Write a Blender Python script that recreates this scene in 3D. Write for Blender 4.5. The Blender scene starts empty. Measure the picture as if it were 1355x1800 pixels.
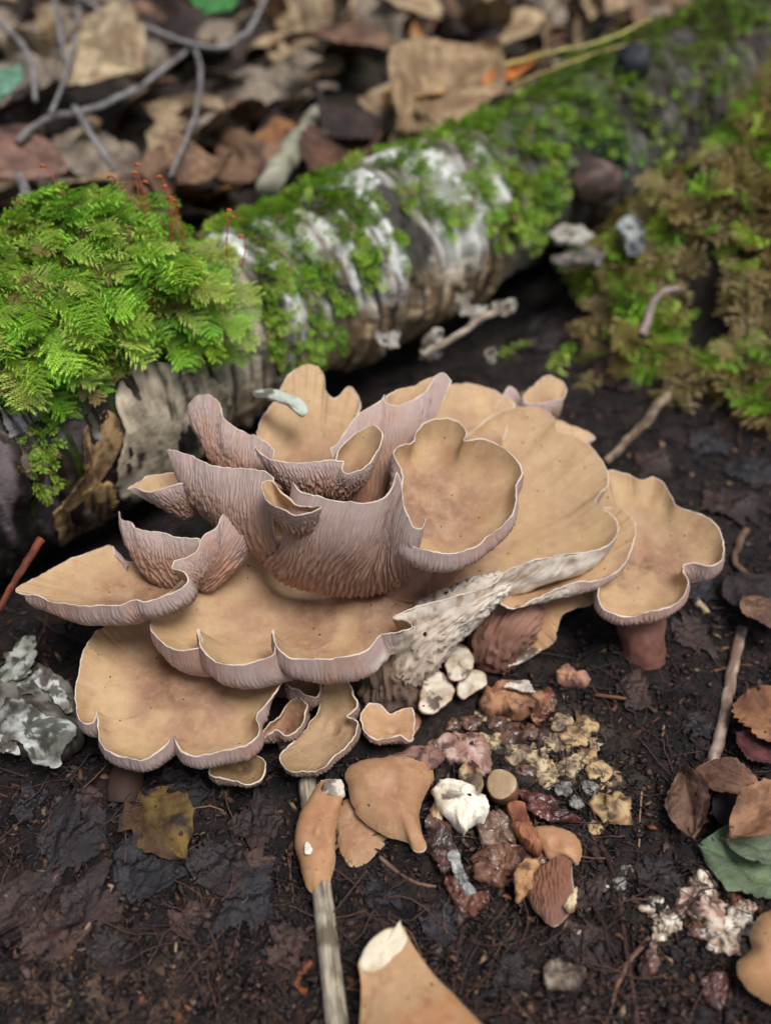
import bpy, math, random
import numpy as np
from mathutils import Vector, Matrix
random.seed(7)
rng = np.random.default_rng(7)
CM = 0.01
scene = bpy.context.scene
col = scene.collection

# ------------------------------------------------------------------ camera
PITCH, VFOV, CAM_H = 44.0, 58.0, 30.0          # degrees, degrees, cm above the soil
IW, IH = 1355.0, 1800.0
FPX = (IH/2)/math.tan(math.radians(VFOV/2))
cp, sp = math.cos(math.radians(PITCH)), math.sin(math.radians(PITCH))
CAM = np.array([0.0, 0.0, CAM_H])
FWD = np.array([0.0, cp, -sp]); UPV = np.array([0.0, sp, cp]); RGT = np.array([1.0, 0.0, 0.0])
cam_d = bpy.data.cameras.new('camera')
cam_d.sensor_fit = 'VERTICAL'; cam_d.sensor_height = 24.0
cam_d.lens = 12.0/math.tan(math.radians(VFOV/2))
cam_d.clip_start = 0.01; cam_d.clip_end = 100.0
cam_d.dof.use_dof = True
cam_d.dof.focus_distance = 0.325
cam_d.dof.aperture_fstop = 3.2
cam_o = bpy.data.objects.new('camera', cam_d)
cam_o.location = tuple(CAM*CM)
cam_o.rotation_euler = (math.radians(90-PITCH), 0, 0)
col.objects.link(cam_o); scene.camera = cam_o

# ------------------------------------------------------------------ world, sun, exposure
SUN_EL, SUN_ROT = math.radians(70), math.radians(128)
world = bpy.data.worlds.new('World'); scene.world = world; world.use_nodes = True
wn = world.node_tree; wn.nodes.clear()
w_out = wn.nodes.new('ShaderNodeOutputWorld'); w_bg = wn.nodes.new('ShaderNodeBackground')
w_sky = wn.nodes.new('ShaderNodeTexSky'); w_sky.sky_type = 'NISHITA'; w_sky.sun_disc = False
w_sky.sun_elevation = SUN_EL; w_sky.sun_rotation = SUN_ROT
w_sky.air_density = 1.0; w_sky.dust_density = 3.0; w_sky.ozone_density = 1.0
w_hs = wn.nodes.new('ShaderNodeHueSaturation'); w_hs.inputs['Saturation'].default_value = 0.50   # overcast: grey sky
wn.links.new(w_sky.outputs[0], w_hs.inputs['Color']); wn.links.new(w_hs.outputs[0], w_bg.inputs[0])
wn.links.new(w_bg.outputs[0], w_out.inputs[0])
w_bg.inputs[1].default_value = 0.07
sun_d = bpy.data.lights.new('sun', 'SUN'); sun_d.energy = 2.6; sun_d.angle = math.radians(26); sun_d.color = (1.0, 0.97, 0.93)
sun_o = bpy.data.objects.new('sun', sun_d); col.objects.link(sun_o)
# sky sun_rotation is clockwise from +Y seen from above
sdir = Vector((math.sin(SUN_ROT)*math.cos(SUN_EL), math.cos(SUN_ROT)*math.cos(SUN_EL), math.sin(SUN_EL)))
sun_o.rotation_euler = sdir.to_track_quat('Z', 'Y').to_euler()
sun_o.location = (0, 0, 3)
vs = scene.view_settings
vs.view_transform = 'Standard'; vs.look = 'None'; vs.exposure = 0.30; vs.gamma = 1.0; vs.use_curve_mapping = False
scene.render.engine = 'CYCLES'
scene.cycles.use_denoising = True
scene.cycles.max_bounces = 6; scene.cycles.diffuse_bounces = 2; scene.cycles.glossy_bounces = 2
scene.cycles.transmission_bounces = 3; scene.cycles.transparent_max_bounces = 4

# ------------------------------------------------------------------ noise
def _hash(ix, iy, iz, seed):
    h = (ix.astype(np.int64)*374761393 + iy.astype(np.int64)*668265263 + iz.astype(np.int64)*2147483647 + seed*974634777) & 0xffffffff
    h = ((h ^ (h >> 13))*1274126177) & 0xffffffff
    h = ((h ^ (h >> 16))*2246822519) & 0xffffffff
    return ((h ^ (h >> 15)) & 0xffffff)/float(0xffffff)*2-1
def vnoise(p, seed=0):
    p = np.asarray(p, float)
    i = np.floor(p).astype(np.int64); f = p-i
    f = f*f*f*(f*(f*6-15)+10)
    out = 0
    for dx in (0, 1):
        wx = f[..., 0] if dx else 1-f[..., 0]
        for dy in (0, 1):
            wy = f[..., 1] if dy else 1-f[..., 1]
            for dz in (0, 1):
                wz = f[..., 2] if dz else 1-f[..., 2]
                out = out + wx*wy*wz*_hash(i[..., 0]+dx, i[..., 1]+dy, i[..., 2]+dz, seed)
    return out
def fbm(p, oct=4, seed=0, gain=0.5, lac=2.03):
    p = np.asarray(p, float); a = 1.0; s = 0; n = 0
    for k in range(oct):
        s = s + a*vnoise(p, seed+k*17); n += a; a *= gain; p = p*lac
    return s/n
def xyz(x, y, z=None):
    x = np.asarray(x, float); y = np.asarray(y, float)
    z = np.zeros_like(x+y) if z is None else np.asarray(z, float)+np.zeros_like(x+y)
    return np.stack([x+np.zeros_like(z), y+np.zeros_like(z), z], -1)
def sstep(a, b, x):
    t = np.clip((np.asarray(x, float)-a)/(b-a), 0, 1); return t*t*(3-2*t)
def mix(a, b, t):
    t = np.asarray(t, float)[..., None]; return np.asarray(a)*(1-t)+np.asarray(b)*t
def lin(r, g, b):
    return np.array([((c/255.0+0.055)/1.055)**2.4 if c > 10 else c/255.0/12.92 for c in (r, g, b)])

# ------------------------------------------------------------------ places
def P(u, v, d):
    "world point (cm) seen at photo position u, v at d cm in front of the lens"
    return CAM + d*((u-IW/2)/FPX*RGT - (v-IH/2)/FPX*UPV + FWD)
def proj(p):
    q = np.asarray(p, float)-CAM
    d = q@FWD
    return IW/2+FPX*(q@RGT)/d, IH/2-FPX*(q@UPV)/d, d
def unit0(a): return a/np.linalg.norm(a)
LA = np.array([-1.0, 45.0, 4.9]); LDIR = np.array([0.755, 0.656, 0.045]); LDIR /= np.linalg.norm(LDIR)
LPERP = unit0(np.array([LDIR[1], -LDIR[0], 0.0]))       # points to the camera's side of the log
def log_r(s):
    s = np.asarray(s, float)
    return 4.55+0.95*sstep(-6, -20, s)+0.9*sstep(8, 30, s)+0.22*np.sin(s*0.33+1)
def log_side(x, y):
    q = np.stack([np.asarray(x, float)-LA[0], np.asarray(y, float)-LA[1]], -1)
    return -(q@LPERP[:2]), q@LDIR[:2]               # >0 behind the log
def ground_h(x, y, fine=True):
    x = np.asarray(x, float); y = np.asarray(y, float)
    t, s = log_side(x, y)
    h = 4.6*sstep(0.5, 7, t)+0.10*np.clip(t-4, 0, 200)
    h = h+7.2*sstep(7, 19, s)*sstep(-2, -8, t)*sstep(33, 45, y+0.25*(x-14))+3.0*sstep(16, 30, s)*sstep(40, 50, y)*sstep(1, -3, t)
    h = h-1.3*sstep(3, -2, t)*sstep(-7, -2, t)*sstep(12, 4, s)            # hollow under the log
    p = xyz(x, y)
    h = h+0.55*fbm(p*0.16, 3, 5)
    if fine:
        amp = 1.0+0*x
        h = h+amp*(0.28*fbm(p*0.8, 4, 11)+0.16*np.abs(fbm(p*2.2, 3, 23))+0.06*fbm(p*7, 2, 31))
    return h
def G(u, v, up=0.0):
    "where the sight line meets the ground raised by up"
    dirv = P(u, v, 1.0)-CAM
    lo, hi = 15.0, 160.0
    ds = np.linspace(lo, hi, 1500)
    pts = CAM+ds[:, None]*dirv
    below = pts[:, 2] < ground_h(pts[:, 0], pts[:, 1], False)+up
    i = int(np.argmax(below)) if below.any() else len(ds)-1
    return pts[i]

# ------------------------------------------------------------------ meshes, things
def mk(name, v, quads=None, tris=None, mat=None, parent=None, smooth=True, colr=None, uv=None):
    v = np.asarray(v, float)
    me = bpy.data.meshes.new(name)
    fs = []
    nl = 0; np_ = 0
    loops = []; starts = []
    for a, k in ((quads, 4), (tris, 3)):
        if a is None or len(a) == 0: continue
        a = np.asarray(a, np.int32)
        loops.append(a.ravel()); starts.append(nl+np.arange(len(a), dtype=np.int32)*k)
        nl += a.size; np_ += len(a)
    me.vertices.add(len(v)); me.vertices.foreach_set('co', (v*CM).astype(np.float32).ravel())
    L = np.concatenate(loops); Sx = np.concatenate(starts)
    me.loops.add(nl); me.loops.foreach_set('vertex_index', L)
    me.polygons.add(np_); me.polygons.foreach_set('loop_start', Sx)
    if smooth: me.polygons.foreach_set('use_smooth', np.ones(np_, bool))
    me.update(calc_edges=True)
    if colr is not None:
        c = np.ones((len(v), 4), np.float32); c[:, :3] = np.clip(colr, 0, 1)
        at = me.color_attributes.new('Col', 'FLOAT_COLOR', 'POINT'); at.data.foreach_set('color', c.ravel())
    if uv is not None:
        ul = me.uv_layers.new(name='UVMap'); ul.data.foreach_set('uv', np.asarray(uv, np.float32)[L].ravel())
    if mat is not None: me.materials.append(mat)
    me.validate()
    o = bpy.data.objects.new(name, me); col.objects.link(o)
    if parent is not None: o.parent = parent
    return o
def tag(o, label=None, cat=None, group=None, kind=None):
    if label: o['label'] = label
    if cat: o['category'] = cat
    if group: o['group'] = group
    if kind: o['kind'] = kind
    return o
def thing(name, label, cat, group=None):
    o = bpy.data.objects.new(name, None); col.objects.link(o); o.empty_display_size = 0.01
    return tag(o, label, cat, group)
def base_at(root):
    "move an Empty to the lowest middle of its parts, the parts staying where they are"
    pts = []
    for c in root.children_recursive:
        if c.type == 'MESH': pts += [np.array(c.matrix_basis @ Vector(b)) for b in c.bound_box]
    pts = np.array(pts); m = (pts.min(0)+pts.max(0))/2; m[2] = pts[:, 2].min()
    for c in root.children: c.location = Vector(c.location)-Vector(m)
    root.location = Vector(m)
def origin_to(o, where=None):
    "put a single mesh's origin at its own base"
    me = o.data; n = len(me.vertices); a = np.empty(n*3, np.float32); me.vertices.foreach_get('co', a); a = a.reshape(-1, 3)
    m = (a.min(0)+a.max(0))/2; m[2] = a[:, 2].min()
    me.vertices.foreach_set('co', (a-m).ravel()); o.location = Vector(m.tolist()); me.update()
    return o

# ------------------------------------------------------------------ materials
def material(name, color=None, rough=0.7, spec=0.3, noise=(40, 0.25), bump=(120, 0.2, 0.001), sss=0.0, speck=None, coat=0.0,
             trans=0.0, voro=None, rough_noise=0.0, gray=None, mottle=None):
    """color None = the mesh's own colour attribute. noise=(scale, strength) varies the value,
    bump=(scale, strength, distance m), speck=(scale, size, colour)"""
    m = bpy.data.materials.new(name); m.use_nodes = True
    nt = m.node_tree; N = nt.nodes; Lk = nt.links; N.clear()
    out = N.new('ShaderNodeOutputMaterial'); b = N.new('ShaderNodeBsdfPrincipled'); Lk.new(b.outputs[0], out.inputs[0])
    tc = N.new('ShaderNodeTexCoord')
    if color is None:
        a = N.new('ShaderNodeAttribute'); a.attribute_name = 'Col'; c = a.outputs['Color']
    else:
        r = N.new('ShaderNodeRGB'); r.outputs[0].default_value = (*color, 1); c = r.outputs[0]
    def nz(scale, detail=5, rgh=0.6):
        n = N.new('ShaderNodeTexNoise'); n.inputs['Scale'].default_value = scale; n.inputs['Detail'].default_value = detail
        n.inputs['Roughness'].default_value = rgh; Lk.new(tc.outputs['Object'], n.inputs['Vector']); return n
    if noise:
        n = nz(noise[0]); mr = N.new('ShaderNodeMapRange'); mr.inputs['From Min'].default_value = 0.25; mr.inputs['From Max'].default_value = 0.75
        mr.inputs['To Min'].default_value = 1-noise[1]; mr.inputs['To Max'].default_value = 1+noise[1]
        Lk.new(n.outputs['Fac'], mr.inputs['Value'])
        mx = N.new('ShaderNodeVectorMath'); mx.operation = 'SCALE'; Lk.new(c, mx.inputs[0]); Lk.new(mr.outputs[0], mx.inputs['Scale']); c = mx.outputs[0]
    if mottle:       # paler bloom in soft patches, two sizes
        for k_, (sc2, lo_, hi_, am_) in enumerate(((mottle[1], 0.48, 0.72, 0.45), (mottle[1]*6, 0.5, 0.75, 0.3))):
            n = nz(sc2, 4, 0.6); mr = N.new('ShaderNodeMapRange'); mr.inputs['From Min'].default_value = lo_; mr.inputs['From Max'].default_value = hi_; mr.inputs['To Max'].default_value = am_
            Lk.new(n.outputs['Fac'], mr.inputs['Value']); mm = N.new('ShaderNodeMix'); mm.data_type = 'RGBA'; Lk.new(mr.outputs[0], mm.inputs['Factor']); Lk.new(c, mm.inputs['A'])
            mm.inputs['B'].default_value = (*mottle[0], 1); c = mm.outputs['Result']
    if gray:
        n = nz(gray[0], 6, 0.7); cr = N.new('ShaderNodeValToRGB'); cr.color_ramp.elements[0].position = gray[1]; cr.color_ramp.elements[1].position = gray[1]+gray[2]
        Lk.new(n.outputs['Fac'], cr.inputs[0])
        mm = N.new('ShaderNodeMix'); mm.data_type = 'RGBA'; Lk.new(cr.outputs[0], mm.inputs['Factor']); Lk.new(c, mm.inputs['A'])
        mm.inputs['B'].default_value = (*gray[3], 1); c = mm.outputs['Result']
    if speck:
        for (sc_, size, colr_) in speck:
            vo = N.new('ShaderNodeTexVoronoi'); vo.inputs['Scale'].default_value = sc_
            nv = nz(900, 3); ad = N.new('ShaderNodeVectorMath'); ad.operation = 'MULTIPLY_ADD'; ad.inputs[1].default_value = (0.0016,)*3
            Lk.new(nv.outputs['Color'], ad.inputs[0]); Lk.new(tc.outputs['Object'], ad.inputs[2]); Lk.new(ad.outputs[0], vo.inputs['Vector'])
            # only some of the cells hold a speck, of uneven size
            sub = N.new('ShaderNodeMath'); sub.operation = 'SUBTRACT'
            sepc = N.new('ShaderNodeSeparateColor'); Lk.new(vo.outputs['Color'], sepc.inputs[0])
            mp = N.new('ShaderNodeMapRange'); mp.inputs['From Min'].default_value = 0.66; mp.inputs['From Max'].default_value = 1.0
            mp.inputs['To Min'].default_value = 0.0; mp.inputs['To Max'].default_value = size; Lk.new(sepc.outputs[0], mp.inputs['Value'])
            Lk.new(mp.outputs[0], sub.inputs[0]); Lk.new(vo.outputs['Distance'], sub.inputs[1])
            gt = N.new('ShaderNodeMapRange'); gt.inputs['From Min'].default_value = 0.0; gt.inputs['From Max'].default_value = 0.03; Lk.new(sub.outputs[0], gt.inputs['Value'])
            mm = N.new('ShaderNodeMix'); mm.data_type = 'RGBA'; Lk.new(gt.outputs[0], mm.inputs['Factor']); Lk.new(c, mm.inputs['A'])
            mm.inputs['B'].default_value = (*colr_, 1); c = mm.outputs['Result']
    Lk.new(c, b.inputs['Base Color'])
    b.inputs['Roughness'].default_value = rough; b.inputs['Specular IOR Level'].default_value = spec
    if rough_noise:
        n = nz(90, 4); mr = N.new('ShaderNodeMapRange'); mr.inputs['From Min'].default_value = 0.35; mr.inputs['From Max'].default_value = 0.65
        mr.inputs['To Min'].default_value = max(0.05, rough-rough_noise); mr.inputs['To Max'].default_value = min(1, rough+rough_noise)
        Lk.new(n.outputs['Fac'], mr.inputs['Value']); Lk.new(mr.outputs[0], b.inputs['Roughness'])
    if coat: b.inputs['Coat Weight'].default_value = coat; b.inputs['Coat Roughness'].default_value = 0.15
    if sss:
        b.inputs['Subsurface Weight'].default_value = sss; b.inputs['Subsurface Radius'].default_value = (0.004, 0.0022, 0.0012); b.inputs['Subsurface Scale'].default_value = 1.0
    if bump:
        n = nz(bump[0], 6, 0.65); bp = N.new('ShaderNodeBump'); bp.inputs['Strength'].default_value = bump[1]; bp.inputs['Distance'].default_value = bump[2]
        Lk.new(n.outputs['Fac'], bp.inputs['Height']); Lk.new(bp.outputs[0], b.inputs['Normal'])
    if trans:
        tr = N.new('ShaderNodeBsdfTranslucent'); Lk.new(c, tr.inputs[0]); ms = N.new('ShaderNodeMixShader'); ms.inputs[0].default_value = trans
        Lk.new(b.outputs[0], ms.inputs[1]); Lk.new(tr.outputs[0], ms.inputs[2]); Lk.new(ms.outputs[0], out.inputs[0])
    return m
DIRT = tuple(lin(45, 28, 22))
M = {}
M['cap'] = material('cap_skin', None, 0.62, 0.28, (260, 0.10), (900, 0.25, 0.0006), sss=0.08, speck=[(420, 0.19, DIRT), (900, 0.16, DIRT)], rough_noise=0.06, mottle=(lin(206, 176, 140), 70))
M['gill'] = material('gill_flesh', None, 0.7, 0.25, (300, 0.10), (800, 0.25, 0.0005), sss=0.10)
M['rim'] = material('pale_rim', tuple(lin(212, 193, 175)), 0.7, 0.25, (160, 0.30), (900, 0.3, 0.0004), sss=0.1)
M['flesh'] = material('white_flesh', None, 0.6, 0.3, (250, 0.10), (500, 0.5, 0.0008), sss=0.1, speck=[(260, 0.25, DIRT)])
M['rotten'] = material('wet_rotten_flesh', None, 0.32, 0.5, (200, 0.35), (260, 0.7, 0.0016), coat=0.45, rough_noise=0.15)
M['bark'] = material('bark', None, 0.72, 0.3, (180, 0.22), (260, 0.6, 0.0018), rough_noise=0.15)
M['soil'] = material('soil', None, 0.5, 0.5, (380, 0.5), (420, 1.0, 0.0035), rough_noise=0.3)
M['debris'] = material('debris', None, 0.48, 0.5, (500, 0.35), (400, 0.8, 0.0015), rough_noise=0.28)
M['moss'] = material('moss_leaf', None, 0.5, 0.35, (150, 0.22), None, trans=0.3)
M['wood'] = material('grey_wood', None, 0.75, 0.25, (200, 0.2), (350, 0.6, 0.001))
M['leaf'] = material('dead_leaf', None, 0.6, 0.35, (140, 0.38), (300, 0.8, 0.0016), trans=0.08, rough_noise=0.15, speck=[(300, 0.3, tuple(lin(52, 38, 32)))])

# ------------------------------------------------------------------ shape helpers
def catmull(pts, closed, n):
    "evenly spaced points on a smooth curve through pts"
    p = np.asarray(pts, float); k = len(p)
    if closed: q = np.vstack([p[-1], p, p[0], p[1]]); segs = k
    else: q = np.vstack([2*p[0]-p[1], p, 2*p[-1]-p[-2]]); segs = k-1
    m = 24; t = np.linspace(0, 1, m, endpoint=False)[:, None]
    out = []
    for i in range(segs):
        p0, p1, p2, p3 = q[i], q[i+1], q[i+2], q[i+3]
        d1 = max(np.linalg.norm(p1-p0), 1e-4)**0.5; d2 = max(np.linalg.norm(p2-p1), 1e-4)**0.5; d3 = max(np.linalg.norm(p3-p2), 1e-4)**0.5
        m1 = (p2-p1)-d2*((p2-p0)/(d1+d2)-(p1-p0)/d1) if True else 0
        m2 = (p2-p1)-d2*((p3-p1)/(d2+d3)-(p3-p2)/d3)
        out.append((2*t**3-3*t**2+1)*p1+(t**3-2*t**2+t)*m1+(-2*t**3+3*t**2)*p2+(t**3-t**2)*m2)
    out = np.vstack(out+[p[:1] if closed else p[-1:]])
    L = np.r_[0, np.cumsum(np.linalg.norm(np.diff(out, axis=0), axis=1))]
    u = np.linspace(0, L[-1], n, endpoint=not closed)
    return np.stack([np.interp(u, L, out[:, j]) for j in range(3)], 1), L[-1]
def gsmooth(a, sig, closed):
    k = int(sig*3)+1; n = len(a)
    if k < 2: return a.copy()
    w = np.exp(-0.5*(np.arange(-k, k+1)/sig)**2); w /= w.sum()
    if closed:
        reps = k//n+1; b = np.vstack([a]*(2*reps+1)); b = b[reps*n-k:(reps+1)*n+k]
    else:
        b = np.vstack([2*a[0]-a[np.minimum(np.arange(k, 0, -1), n-1)], a, 2*a[-1]-a[np.maximum(n-1-np.arange(1, k+1), 0)]])
    return np.stack([np.convolve(b[:, j], w, 'valid') for j in range(a.shape[1])], 1)
def grid_faces(nr, nc, wrap, off=0):
    i = np.arange(nr-1)[:, None]; j = np.arange(nc if wrap else nc-1)[None, :]
    a = i*nc+j; b = i*nc+(j+1) % nc; c = (i+1)*nc+(j+1) % nc; d = (i+1)*nc+j
    return np.stack([a+0*b, b+0*a, c+0*a, d+0*a], -1).reshape(-1, 4)+off
def unit(a): return a/np.maximum(np.linalg.norm(a, axis=-1, keepdims=True), 1e-9)
def tube(path, radii, sides=8, closed=False, cap_ends=True, rough=0.0, seed=0, flat=1.0):
    p = np.asarray(path, float); n = len(p); r = np.broadcast_to(np.asarray(radii, float), (n,))
    t = unit(np.roll(p, -1, 0)-np.roll(p, 1, 0)) if closed else unit(np.gradient(p, axis=0))
    nrm = np.cross(t[0], [0.31, 0.2, 0.93]); nrm /= np.linalg.norm(nrm)
    Ns = np.empty_like(p)
    for i in range(n):
        nrm = nrm-t[i]*(nrm@t[i]); nrm /= max(np.linalg.norm(nrm), 1e-9); Ns[i] = nrm
    B = np.cross(t, Ns)
    a = np.linspace(0, 2*np.pi, sides, endpoint=False)
    v = p[:, None]+r[:, None, None]*(np.cos(a)[None, :, None]*Ns[:, None]+flat*np.sin(a)[None, :, None]*B[:, None])
    if rough:
        d = unit(v-p[:, None]); v = v+d*(rough*r[:, None]*fbm(v*(1.2/np.maximum(r.mean(), .02))*np.array([1, 1, 1.]), 3, seed))[..., None]
    f = grid_faces(n, sides, True)
    if closed:
        last = (n-1)*sides; j = np.arange(sides)
        f = np.vstack([f, np.stack([last+j, last+(j+1) % sides, (j+1) % sides, j], 1)])
    v = v.reshape(-1, 3); tr = None
    if cap_ends and not closed:
        j = np.arange(sides); c0 = len(v); v = np.vstack([v, p[:1], p[-1:]])
        tr = np.vstack([np.stack([(j+1) % sides, j, np.full(sides, c0)], 1), np.stack([(n-1)*sides+j, (n-1)*sides+(j+1) % sides, np.full(sides, c0+1)], 1)])
    return v, f, tr
def join(parts):
    "several (v, quads, tris, colour) into one"
    V = []; Q = []; T = []; C = []; o = 0
    for p in parts:
        v, q, t = p[0], p[1], p[2]
        V.append(v)
        if q is not None and len(q): Q.append(np.asarray(q)+o)
        if t is not None and len(t): T.append(np.asarray(t)+o)
        if len(p) > 3: C.append(np.broadcast_to(np.asarray(p[3], float), (len(v), 3)))
        o += len(v)
    return np.vstack(V), (np.vstack(Q) if Q else None), (np.vstack(T) if T else None), (np.vstack(C) if C else None)

# ------------------------------------------------------------------ the ground
def make_ground():
    # fine sheet under the picture, coarser out to the horizon
    def axis(segs):
        return np.unique(np.concatenate([np.linspace(a, b, n) for a, b, n in segs]))
    xs = axis([(-2500, -200, 14), (-200, -60, 30), (-60, -20, 110), (-20, 20, 330), (20, 60, 110), (60, 200, 30), (200, 2500, 14)])
    ys = axis([(-2500, -100, 14), (-100, 6, 24), (6, 36, 270), (36, 60, 150), (60, 130, 140), (130, 300, 40), (300, 2500, 14)])
    X, Y = np.meshgrid(xs, ys)
    near = sstep(220, 120, np.hypot(X, Y-40))
    Z = ground_h(X, Y)*near+(1-near)*(8+4*fbm(xyz(X, Y)*0.01, 3, 3))
    p = xyz(X, Y)
    crumb = fbm(p*1.6, 4, 71); big = fbm(p*0.22, 3, 41); mid = fbm(p*0.6, 3, 51)
    c = mix(lin(32, 24, 25), lin(62, 47, 46), sstep(-0.35, 0.5, crumb))
    c = mix(c, lin(90, 68, 64), 0.55*sstep(0.15, 0.6, mid)*sstep(-0.2, 0.4, crumb))
    c = mix(c, lin(120, 92, 76), 0.5*sstep(0.1, 0.5, big)*sstep(20, 10, Y)*sstep(-0.1, 0.4, crumb))
    # mushroom crumbs rotted into the soil: pale grey-yellow
    def spot(u, v, r):
        q = G(u, v); return np.exp(-((X-q[0])**2+(Y-q[1])**2)/r**2)
    rot = spot(985, 1320, 2.0)+0.8*spot(1060, 1400, 1.3)+0.7*spot(800, 1330, 1.2)+0.6*spot(1200, 1610, 1.3)
    c = mix(c, lin(150, 138, 118), np.clip(0.75*rot*sstep(-0.05, 0.25, fbm(p*2.6, 3, 91)), 0, 0.8))
    c = mix(c, lin(110, 115, 120), np.clip(0.7*(spot(1190, 1760, 1.1))*sstep(-0.2, 0.3, fbm(p*3.6, 3, 92)), 0, 0.7))
    c = mix(c, lin(168, 138, 116), np.clip(0.9*(spot(120, 1780, 2.2)+0.6*spot(330, 1800, 1.2)+0.7*spot(230, 1540, 0.6))*sstep(-0.15, 0.3, fbm(p*2.0, 4, 93)), 0, 0.85))
    t, s = log_side(X, Y)
    c = mix(c, lin(72, 58, 44), 0.6*sstep(2, 6, t))
    c = mix(c, lin(62, 54, 34), 0.7*sstep(9, 17, s)*sstep(38, 46, Y))
    c = c*0.58
    v = xyz(X, Y, Z).reshape(-1, 3)
    o = mk('ground', v, grid_faces(len(ys), len(xs), False), None, M['soil'], colr=c.reshape(-1, 3))
    tag(o, 'dark wet forest soil under and around the mushrooms', None, None, 'structure')
make_ground()

# ------------------------------------------------------------------ the birch log
def log_pt(s, ph, lift=0.0):
    "ph = 0 on top, +90 deg on the camera's side"
    s = np.asarray(s, float); ph = np.asarray(ph, float)
    rad = log_r(s)
    p3 = xyz(s*0.35, np.cos(ph)*1.4, np.sin(ph)*1.4)
    rad = rad+0.35*fbm(p3, 3, 201)+0.10*fbm(xyz(s*1.5, np.cos(ph)*5, np.sin(ph)*5), 3, 202)+lift
    rad = rad*(1-0.10*sstep(0.2, 1.0, np.sin(ph)*0+np.cos(ph-2.4)))
    c = LA+s[..., None]*LDIR
    return c+rad[..., None]*(np.cos(ph)[..., None]*np.array([0, 0, 1.0])+np.sin(ph)[..., None]*LPERP)
def in_poly(u, v, poly):
    poly = np.asarray(poly, float); inside = np.zeros(np.shape(u), bool); n = len(poly); j = n-1
    for i in range(n):
        xi, yi = poly[i]; xj, yj = poly[j]
        c = ((yi > v) != (yj > v)) & (u < (xj-xi)*(v-yi)/(yj-yi+1e-9)+xi)
        inside ^= c; j = i
    return inside
# white paper bark, bare dark wood and so on, as they lie along the log
def bark_color(s, ph, p):
    u, v, d = proj(p)
    warp = 1.0*fbm(xyz(s*0.5, np.cos(ph)*1.5, np.sin(ph)*1.5), 3, 301)
    ss = s+warp
    ring = fbm(xyz(ss*1.3, ph*0.35, 0*s), 4, 302)                     # bands that run round the log
    fine = fbm(xyz(s*6, ph*3.0, 0*s), 3, 303)
    blot = fbm(xyz(s*0.6, ph*1.6, 5+0*s), 4, 304)
    white = mix(lin(186, 186, 182), lin(228, 228, 226), sstep(-0.3, 0.5, fine))
    tan = mix(lin(150, 124, 92), lin(196, 172, 138), sstep(-0.4, 0.5, fine))
    grey = mix(lin(92, 84, 76), lin(140, 130, 118), sstep(-0.4, 0.5, fine))
    dark = mix(lin(26, 22, 21), lin(56, 46, 42), sstep(-0.4, 0.5, fine))
    c = mix(grey, white, sstep(-0.25, 0.15, ring))
    c = mix(c, dark, sstep(0.12, 0.3, blot)*0.95)
    c = mix(c, dark, sstep(6.5, 10, ss)*0.88)
    # warm inner bark on the lower flank
    c = mix(c, tan, sstep(1.05, 1.7, ph)*0.9*sstep(10, 6, ss)*sstep(-9, -6, ss))
    # left: grey-tan weathered bark strip, then black wet wood
    left = sstep(-13.5, -14.8, ss)
    strip = mix(mix(lin(158, 146, 128), lin(214, 202, 180), sstep(-0.35, 0.45, fine)), lin(190, 164, 122), 0.6*sstep(1.3, 2.0, ph))
    c = mix(c, strip, sstep(-8.5, -9.5, ss)*(1-left)+left*0)
    c = mix(c, dark, left*sstep(-0.55, -0.15, blot+0.2))
    c = mix(c, lin(112, 100, 104), left*sstep(-18, -20.5, ss)*sstep(0.0, 0.3, ring)*0.9)
    # black dashes across the bark
    dash = fbm(xyz(s*5.0, ph*1.3, 9+0*s), 2, 306)
    dm = sstep(0.36, 0.46, dash)*sstep(10, 7, ss)
    c = mix(c, lin(38, 32, 30), dm*0.9*(1-left))
    # thin green film
    alg = sstep(0.05, 0.4, fbm(xyz(s*0.5, ph*1.0, 3+0*s), 3, 307))*sstep(1.6, 0.6, ph)
    c = mix(c, lin(74, 92, 40), 0.55*alg)
    return c
def make_log():
    ns, nph = 560, 260
    s = np.linspace(-36, 75, ns)[:, None]+np.zeros((1, nph)); ph = np.linspace(-np.pi, np.pi, nph, endpoint=False)[None, :]+np.zeros((ns, 1))
    p = log_pt(s, ph)
    # ragged relief: plates of bark standing off
    pl = fbm(xyz(s*0.9, ph*1.1, 0*s), 4, 211); st = sstep(0.02, 0.05, pl)*0.2+sstep(0.2, 0.22, pl)*0.14-0.14*sstep(0.0, 0.06, fbm(xyz(s*2.6, ph*0.8, 4+0*s), 3, 213)-0.18)
    out = unit(p-(LA+s[..., None]*LDIR))
    p = p+out*st[..., None]
    c = bark_color(s, ph, p)
    v = p.reshape(-1, 3); f = grid_faces(ns, nph, True)
    # broken ends
    c0 = len(v); e0 = p[0].mean(0); e1 = p[-1].mean(0); j = np.arange(nph)
    v = np.vstack([v, e0[None], e1[None]])
    tr = np.vstack([np.stack([(j+1) % nph, j, np.full(nph, c0)], 1), np.stack([(ns-1)*nph+j, (ns-1)*nph+(j+1) % nph, np.full(nph, c0+1)], 1)])
    cc = np.vstack([c.reshape(-1, 3), lin(120, 90, 60)[None], lin(120, 90, 60)[None]])
    root = thing('birch_log', 'mossy fallen birch log with peeling white and black bark behind the mushrooms', 'log')
    mk('bark', v, f, tr, M['bark'], root, colr=cc)
    return root
log_root = make_log()

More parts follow.
